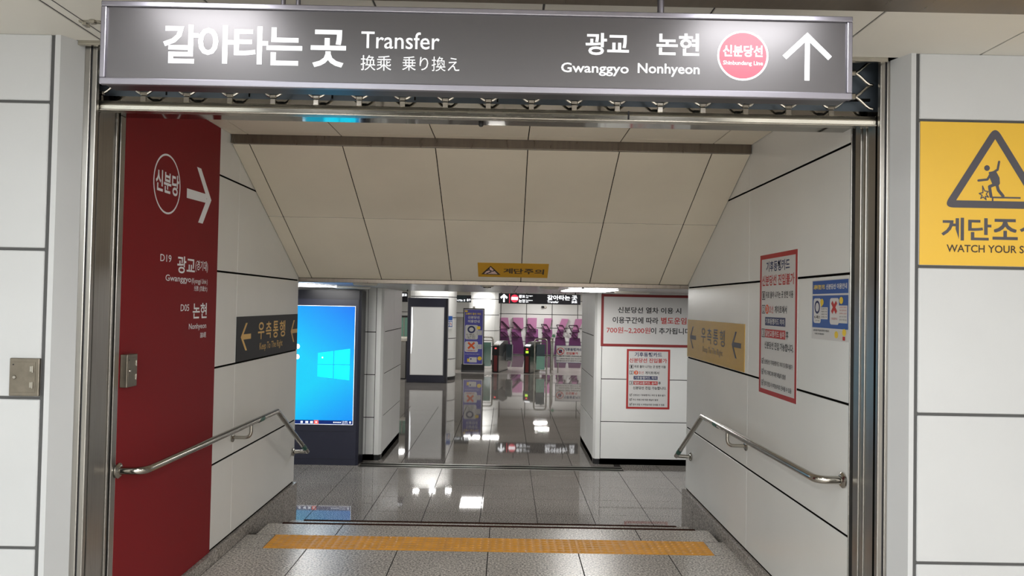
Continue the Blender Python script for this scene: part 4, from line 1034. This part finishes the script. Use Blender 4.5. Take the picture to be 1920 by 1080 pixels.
def arch(name, x0, x1, y0, y1, zt, lab, glass, low=0.0):
    a = thing(name, lab, 'railing', ((x0 + x1) / 2, (y0 + y1) / 2, H), 'pipe railings beside the gates')
    pts = fillet([(x0, y0, H), (x0, y0, zt), (x1, y1, zt), (x1, y1, H)], 0.10, 6)
    MB().tube(pts, 0.026, 12).build('pipe', 'chrome', a, smooth=True)
    d = Vector((x1 - x0, y1 - y0, 0)).normalized()
    p0 = Vector((x0, y0, 0)) + d * 0.06; p1 = Vector((x1, y1, 0)) - d * 0.06
    for z in (zt - 0.11, H + 0.12):
        MB().tube([(p0.x - d.x * 0.04, p0.y - d.y * 0.04, z), (p1.x + d.x * 0.04, p1.y + d.y * 0.04, z)], 0.012, 8).build('crossbar', 'chrome', a, smooth=True)
    nrm = Vector((-d.y, d.x, 0)) * 0.012
    for z0, z1, m in glass:
        MB().prism([(p0.x, p0.y, z0), (p1.x, p1.y, z0), (p1.x, p1.y, z1), (p0.x, p0.y, z1)], nrm).build('glass_panel', m, a)
    for xx, yy in ((x0, y0), (x1, y1)):
        MB().lathe((xx, yy, H), (0, 0, 1), [(0.05, 0), (0.05, 0.012), (0.03, 0.016)], 16).build('foot', 'chrome', a, smooth=True)
    return a
arch('pipe_railing', -0.95, -0.425, 24.35, 24.35, 0.53, 'pipe railing with green glass beside the roll-up banner', [(-0.42, 0.36, 'glass_green')])
arch('pipe_railing', 0.925, 1.315, 23.72, 23.72, 0.53, 'pipe railing with dark and green glass right of the lit gate', [(-0.01, 0.36, 'glass_dark'), (-0.45, -0.02, 'glass_green')])
arch('pipe_railing', 1.475, 1.60, 24.15, 25.3, 0.53, 'pipe railing seen end on beside the white card notice', [(-0.42, 0.33, 'glass_green')])
k = thing('exit_button_sign', 'tiny green sign on top of the end-on railing', 'sign', (1.56, 24.2, 0.53))
box('plate', 'paper', k, 1.497, 24.20, 0.545, 1.62, 24.215, 0.685); p = Print(k, (0, 24.20, 0), (1, 0, 0), YV, 0.003)
p.ell('disc', 'green_sign', 1.558, 0.615, 0.048, 0.042); p.rect('dash', 'paper', 1.535, 0.607, 1.582, 0.625, 2); p.done()
box('stem', 'chrome', k, 1.55, 24.203, 0.52, 1.57, 24.213, 0.546)
k = thing('card_notice_board', 'white card unavailable notice board hung on the far railing', 'sign', (2.03, 24.25, -0.26))
cb = box('board', 'paper', k, 1.640, 24.24, -0.262, 2.62, 24.26, 0.312); 
p = Print(cb, (0, 24.24, 0), (1, 0, 0), YV, 0.003); p.frame('border', 'navy_print', 1.640, -0.262, 2.62, 0.312, 0.014)
p.ring('ban_ring', 'red_print', 1.790, 0.115, 0.125, 0.118, 0.022, l=2); p.ell('ban_field', 'paper', 1.790, 0.115, 0.11, 0.10)
p.rrect('ban_icon', 'navy_print', 1.735, 0.06, 1.845, 0.17, 0.02, 2); p.stroke('ban_slash', 'red_print', [(1.71, 0.19), (1.87, 0.04)], 0.022, 3)
p.text('lettering', 'navy_print', '기후동행카드', (1.91, 0.130, 2.50, 0.228), 1, bold=0.03)
p.text('lettering', 'red_print', '진입불가', (1.980, 0.015, 2.365, 0.095), 1, bold=0.03)
p.text('lettering', 'black_print', 'CLIMATE CARD UNAVAILABLE', (1.665, -0.062, 2.56, -0.012), 1, bold=0.02)
p.text('lettering', 'black_print', '신분당선 환승은 3호선 게이트에서', (1.76, -0.145, 2.50, -0.10), 1, bold=0.02)
p.text('lettering', 'black_print', '일반교통카드로 승차 후 이용하여 주시기 바랍니다', (1.665, -0.215, 2.56, -0.172), 1, bold=0.02)
p.done()
for xx in (1.72, 2.55):
    MB().tube([(xx, 24.30, H), (xx, 24.30, 0.30)], 0.02, 10).build('post', 'chrome', k, smooth=True)

# far hanging transfer sign
k = thing('far_hanging_sign', 'dark lit transfer sign hanging over the far gates', 'sign', (1.05, 24.0, 1.64))
sc_ = box('case', 'sign_dark', k, -0.262, 24.0, 1.645, 2.395, 24.10, 1.978, 0.008)
for xx in (0.3, 1.9): MB().tube([(xx, 24.05, 1.97), (xx, 24.05, 2.16)], 0.015, 10).build('pole', 'darkmetal', k, smooth=True)
p = Print(sc_, (0, 24.0, 0), (1, 0, 0), YV, 0.003)
p.rect('arrow', 'glow', -0.115, 1.69, -0.065, 1.90); p.poly('arrow', 'glow', [(-0.09, 1.955), (0.03, 1.85), (0.0, 1.80), (-0.09, 1.875), (-0.18, 1.80), (-0.21, 1.85)])
p.rect('divider', 'glow_red', 0.078, 1.665, 0.098, 1.96)
p.ell('emblem', 'glow_red', 0.255, 1.815, 0.122, 0.125); p.rect('emblem_band', 'glow', 0.150, 1.77, 0.360, 1.862, 2)
p.text('lettering', 'glow', '광교', (0.390, 1.835, 0.590, 1.935), 1, bold=0.03); p.text('lettering', 'glow', '논현', (0.390, 1.690, 0.590, 1.790), 1, bold=0.03)
for a, b, t in ((1.885, 1.93, 'Gwanggyo'), (1.735, 1.785, 'Nonhyeon')): p.text('lettering', 'glow', t, (0.62, a, 0.84, b), 1, bold=0.01)
for a, t in ((1.835, '光教'), (1.69, '論峴')): p.text('lettering', 'glow', t, (0.62, a, 0.70, a + 0.04), 1, bold=0.01)
p.text('lettering', 'glow', '갈아타는', (1.315, 1.785, 2.055, 1.945), 1, bold=0.02); p.text('lettering', 'glow', '곳', (2.105, 1.79, 2.285, 1.945), 1, bold=0.02)
p.text('lettering', 'glow', 'Transfer', (1.315, 1.69, 1.685, 1.765), 1, bold=0.01); p.text('lettering', 'glow', '换乘', (2.105, 1.695, 2.285, 1.77), 1, bold=0.01)
p.done()
# two more hanging signs at the left
k = thing('side_hanging_sign', 'small dark lit sign beside the left passage wall', 'sign', (-2.7, 17.0, 1.63))
box('case', 'sign_dark', k, -3.3, 17.0, 1.632, -2.275, 17.08, 1.852, 0.006)
for xx in (-3.1, -2.5): MB().tube([(xx, 17.04, 1.85), (xx, 17.04, 2.51)], 0.012, 10).build('pole', 'darkmetal', k, smooth=True)
p = Print(k, (0, 17.0, 0), (1, 0, 0), YV, 0.002)
p.text('lettering', 'glow', '광교', (-2.42, 1.76, -2.295, 1.825), 1, bold=0.03); p.text('lettering', 'glow', '갈아타는', (-2.95, 1.76, -2.45, 1.825), 1, bold=0.02)
p.text('lettering', 'glow', 'Gwanggyo', (-2.75, 1.69, -2.45, 1.735), 1, bold=0.01); p.done()
k = thing('glass_sign', 'pale grey hanging sign between the round columns', 'sign', (-1.42, 25.0, 1.66))
box('plate', 'glass_dark', k, -1.72, 25.0, 1.66, -1.20, 25.04, 1.90); box('plate_upper', 'cream', k, -1.70, 25.002, 1.90, -1.22, 25.03, 2.15)
p = Print(k, (0, 25.0, 0), (1, 0, 0), YV, 0.003); p.text('lettering', 'glow', '나가는 곳', (-1.68, 1.69, -1.40, 1.76), 1, bold=0.02); p.rect('field', 'sign_dark', -1.36, 1.68, -1.21, 1.87)
p.text('lettering', 'glow', '출구', (-1.35, 1.70, -1.22, 1.78), 2, bold=0.02); p.done()
k = thing('column_poster', 'small blue and white poster on the round column', 'poster', (-1.62, 21.33, 0.95))
box('sheet', 'paper', k, -1.73, 21.42, 0.88, -1.555, 21.43, 1.27); p = Print(k, (0, 21.42, 0), (1, 0, 0), YV, 0.002)
p.rect('title_band', 'blue_poster', -1.725, 1.13, -1.56, 1.25); p.rect('body_band', 'blue_poster', -1.725, 0.94, -1.56, 1.11)
p.rrect('card', 'paper', -1.715, 0.96, -1.65, 1.09, 0.01, 2); p.rrect('card', 'paper', -1.635, 0.96, -1.57, 1.09, 0.01, 2); p.ring('circle_mark', 'navy_print', -1.682, 1.03, 0.024, 0.03, 0.010, l=3)
p.stroke('cross_mark', 'red_print', [(-1.615, 1.05), (-1.59, 1.0)], 0.014, 3); p.done()
k = thing('steel_cabinet', 'tall dark steel cabinet between the column and the roll-up banner', 'cabinet', (-1.5, 25.2, H))
box('body', 'steel', k, -1.76, 24.9, H, -1.37, 25.4, 1.16, 0.01); box('door', 'steel', k, -1.72, 24.885, H + 0.08, -1.41, 24.90, 1.10, 0.004); box('handle', 'darkmetal', k, -1.70, 24.86, 0.25, -1.68, 24.885, 0.45)
k = thing('side_gate', 'steel gate cabinet at the left edge of the blank display', 'ticket gate', (-3.05, 21.6, H))
box('body', 'steel', k, -3.30, 21.5, H + 0.02, -2.86, 22.3, 0.48, 0.01); box('plinth', 'black', k, -3.32, 21.48, H, -2.84, 22.32, H + 0.03); box('front_frame', 'black', k, -2.90, 21.485, H + 0.02, -2.855, 21.5, 0.50)
box('top', 'cream', k, -3.30, 21.5, 0.48, -2.86, 22.3, 0.60, 0.03)
k = thing('glass_partition', 'green glass partition above the side gate', 'partition', (-3.2, 22.6, H))
box('glass_panel', 'glass_green', k, -3.9, 22.6, 0.55, -2.86, 22.62, 1.16); box('rail', 'black', k, -3.9, 22.59, 1.16, -2.86, 22.63, 1.22)
for xx in (-3.85, -3.12, -2.88): MB().tube([(xx, 22.61, H), (xx, 22.61, 1.2)], 0.02, 10).build('post', 'chrome', k, smooth=True)

# relief on the far wall
k = thing('wall_relief', 'purple geometric relief blocks on the far wall behind the gates', 'artwork', (1.5, 32.5, H))
def blk(m, pts, d=0.10, y=32.6): MB().prism([(a, y, b) for a, b in pts], (0, -d, 0)).build('block', m, k)
for pts in ([(-0.24, 1.03), (0.07, 1.03), (0.15, 0.55), (-0.24, 0.55)], [(0.29, 1.04), (0.74, 1.04), (0.76, 0.56), (0.34, 0.56)], [(0.94, 1.04), (1.34, 1.04), (1.32, 0.57), (0.93, 0.57)],
            [(1.67, 1.035), (2.01, 1.04), (1.90, 0.56), (1.60, 0.565)], [(2.44, 1.03), (2.73, 1.02), (2.54, 0.55), (2.26, 0.56)], [(3.05, 1.03), (3.40, 1.03), (3.18, 0.55), (2.92, 0.55)]): blk('pink1', pts, 0.14)
for pts in ([(-0.24, 0.54), (0.03, 0.55), (0.11, 0.2), (-0.24, 0.2)], [(0.26, 0.55), (0.65, 0.49), (0.68, 0.2), (0.24, 0.2)], [(0.94, 0.555), (1.40, 0.555), (1.41, 0.2), (0.87, 0.2)],
            [(1.59, 0.555), (2.01, 0.54), (2.0, 0.2), (1.61, 0.2)], [(2.26, 0.545), (2.54, 0.54), (2.48, 0.2), (2.19, 0.2)], [(2.92, 0.54), (3.20, 0.54), (3.10, 0.2), (2.86, 0.2)]): blk('pink2', pts, 0.10)
for pts in ([(-0.24, 0.19), (0.12, 0.19), (0.30, -0.55), (-0.24, -0.55)], [(0.24, 0.19), (0.70, 0.19), (0.84, -0.55), (0.32, -0.55)], [(0.86, 0.19), (1.42, 0.19), (1.50, -0.55), (0.86, -0.55)],
            [(1.58, 0.19), (2.04, 0.19), (2.10, -0.55), (1.52, -0.55)], [(2.17, 0.19), (2.58, 0.19), (2.70, -0.55), (2.12, -0.55)], [(2.80, 0.19), (3.25, 0.19), (3.35, -0.55), (2.72, -0.55)]): blk('pink3', pts, 0.07)
def outline(pts, w=0.035):
    p_ = Print(k, (0, 32.42, 0), (1, 0, 0), YV, 0.002); mb = MB()
    for (a, b), (c, d) in zip(pts, pts[1:] + pts[:1]):
        L_ = math.hypot(c - a, d - b); nx, ny = -(d - b) / L_ * w / 2, (c - a) / L_ * w / 2
        mb.prism([(a - nx, 32.46, b - ny), (c - nx, 32.46, d - ny), (c + nx, 32.46, d + ny), (a + nx, 32.46, b + ny)], (0, -0.06, 0))
    mb.build('edge_frame', 'pink_line', k)
outline([(-0.22, 0.86), (-0.16, 0.86), (0.14, 0.56), (0.06, 0.56)]); outline([(0.28, 0.84), (0.34, 0.84), (0.68, 0.50), (0.60, 0.50)])
outline([(0.89, 0.75), (1.04, 0.76), (1.31, 0.45), (1.15, 0.44)]); outline([(1.53, 0.77), (1.76, 0.76), (1.93, 0.48), (1.73, 0.49)])
outline([(2.20, 0.75), (2.47, 0.74), (2.62, 0.46), (2.36, 0.46)]); outline([(2.74, 0.74), (3.10, 0.75), (3.20, 0.46), (2.87, 0.46)])
for x in (-0.24, 0.22, 0.88, 1.56, 2.20, 2.78): outline([(x, 0.40), (x + 0.16, 0.40), (x + 0.36, 0.20), (x + 0.22, 0.20)], 0.03)
k = thing('wall_camera', 'small camera on the far wall under the hanging sign', 'camera', (1.70, 32.5, 1.5))
MB().lathe((1.70, 32.6, 1.53), (0, -1, 0), [(0.06, 0), (0.06, 0.05), (0.04, 0.08)], 16).build('mount', 'cream', k, smooth=True); MB().lathe((1.63, 32.5, 1.53), (-1, -0.4, 0), [(0.045, 0), (0.045, 0.1)], 14).build('body', 'darkmetal', k, smooth=True)
# lit panels on the far hall ceiling
for x, y, lab in ((-0.83, 19.9, 'lit double panel on the ceiling of the far hall, seen in the floor'), (2.6, 19.9, 'lit double panel to the right on the far hall ceiling')):
    k = thing('panel_lamp', lab, 'lamp', (x, y, 2.5), 'panel lamps of the far hall')
    box('frame', 'cream', k, x - 0.34, y - 0.52, 2.492, x + 0.34, y + 0.52, 2.502)
    for y0 in (-0.47, 0.03): box('diffuser', 'lamp', k, x - 0.30, y + y0, 2.486, x + 0.30, y + y0 + 0.44, 2.494)
for x, y, w in ((-2.70, 19.6, 'before the slim column'), (-2.45, 21.05, 'over the left edge of the blank display'), (-2.0, 21.1, 'over the middle of the blank display'), (-1.55, 21.15, 'over the right edge of the blank display')):
    k = thing('downlight', 'round downlight on the far hall ceiling ' + w, 'lamp', (x, y, 2.5), 'downlights of the far hall')
    MB().lathe((x, y, 2.502), (0, 0, -1), [(0.11, 0), (0.11, 0.006), (0.095, 0.01)], 20).build('rim', 'cream', k, smooth=True)
    MB().lathe((x, y, 2.492), (0, 0, -1), [(0.09, 0), (0.09, 0.002)], 20).build('bulb', 'lamp', k)
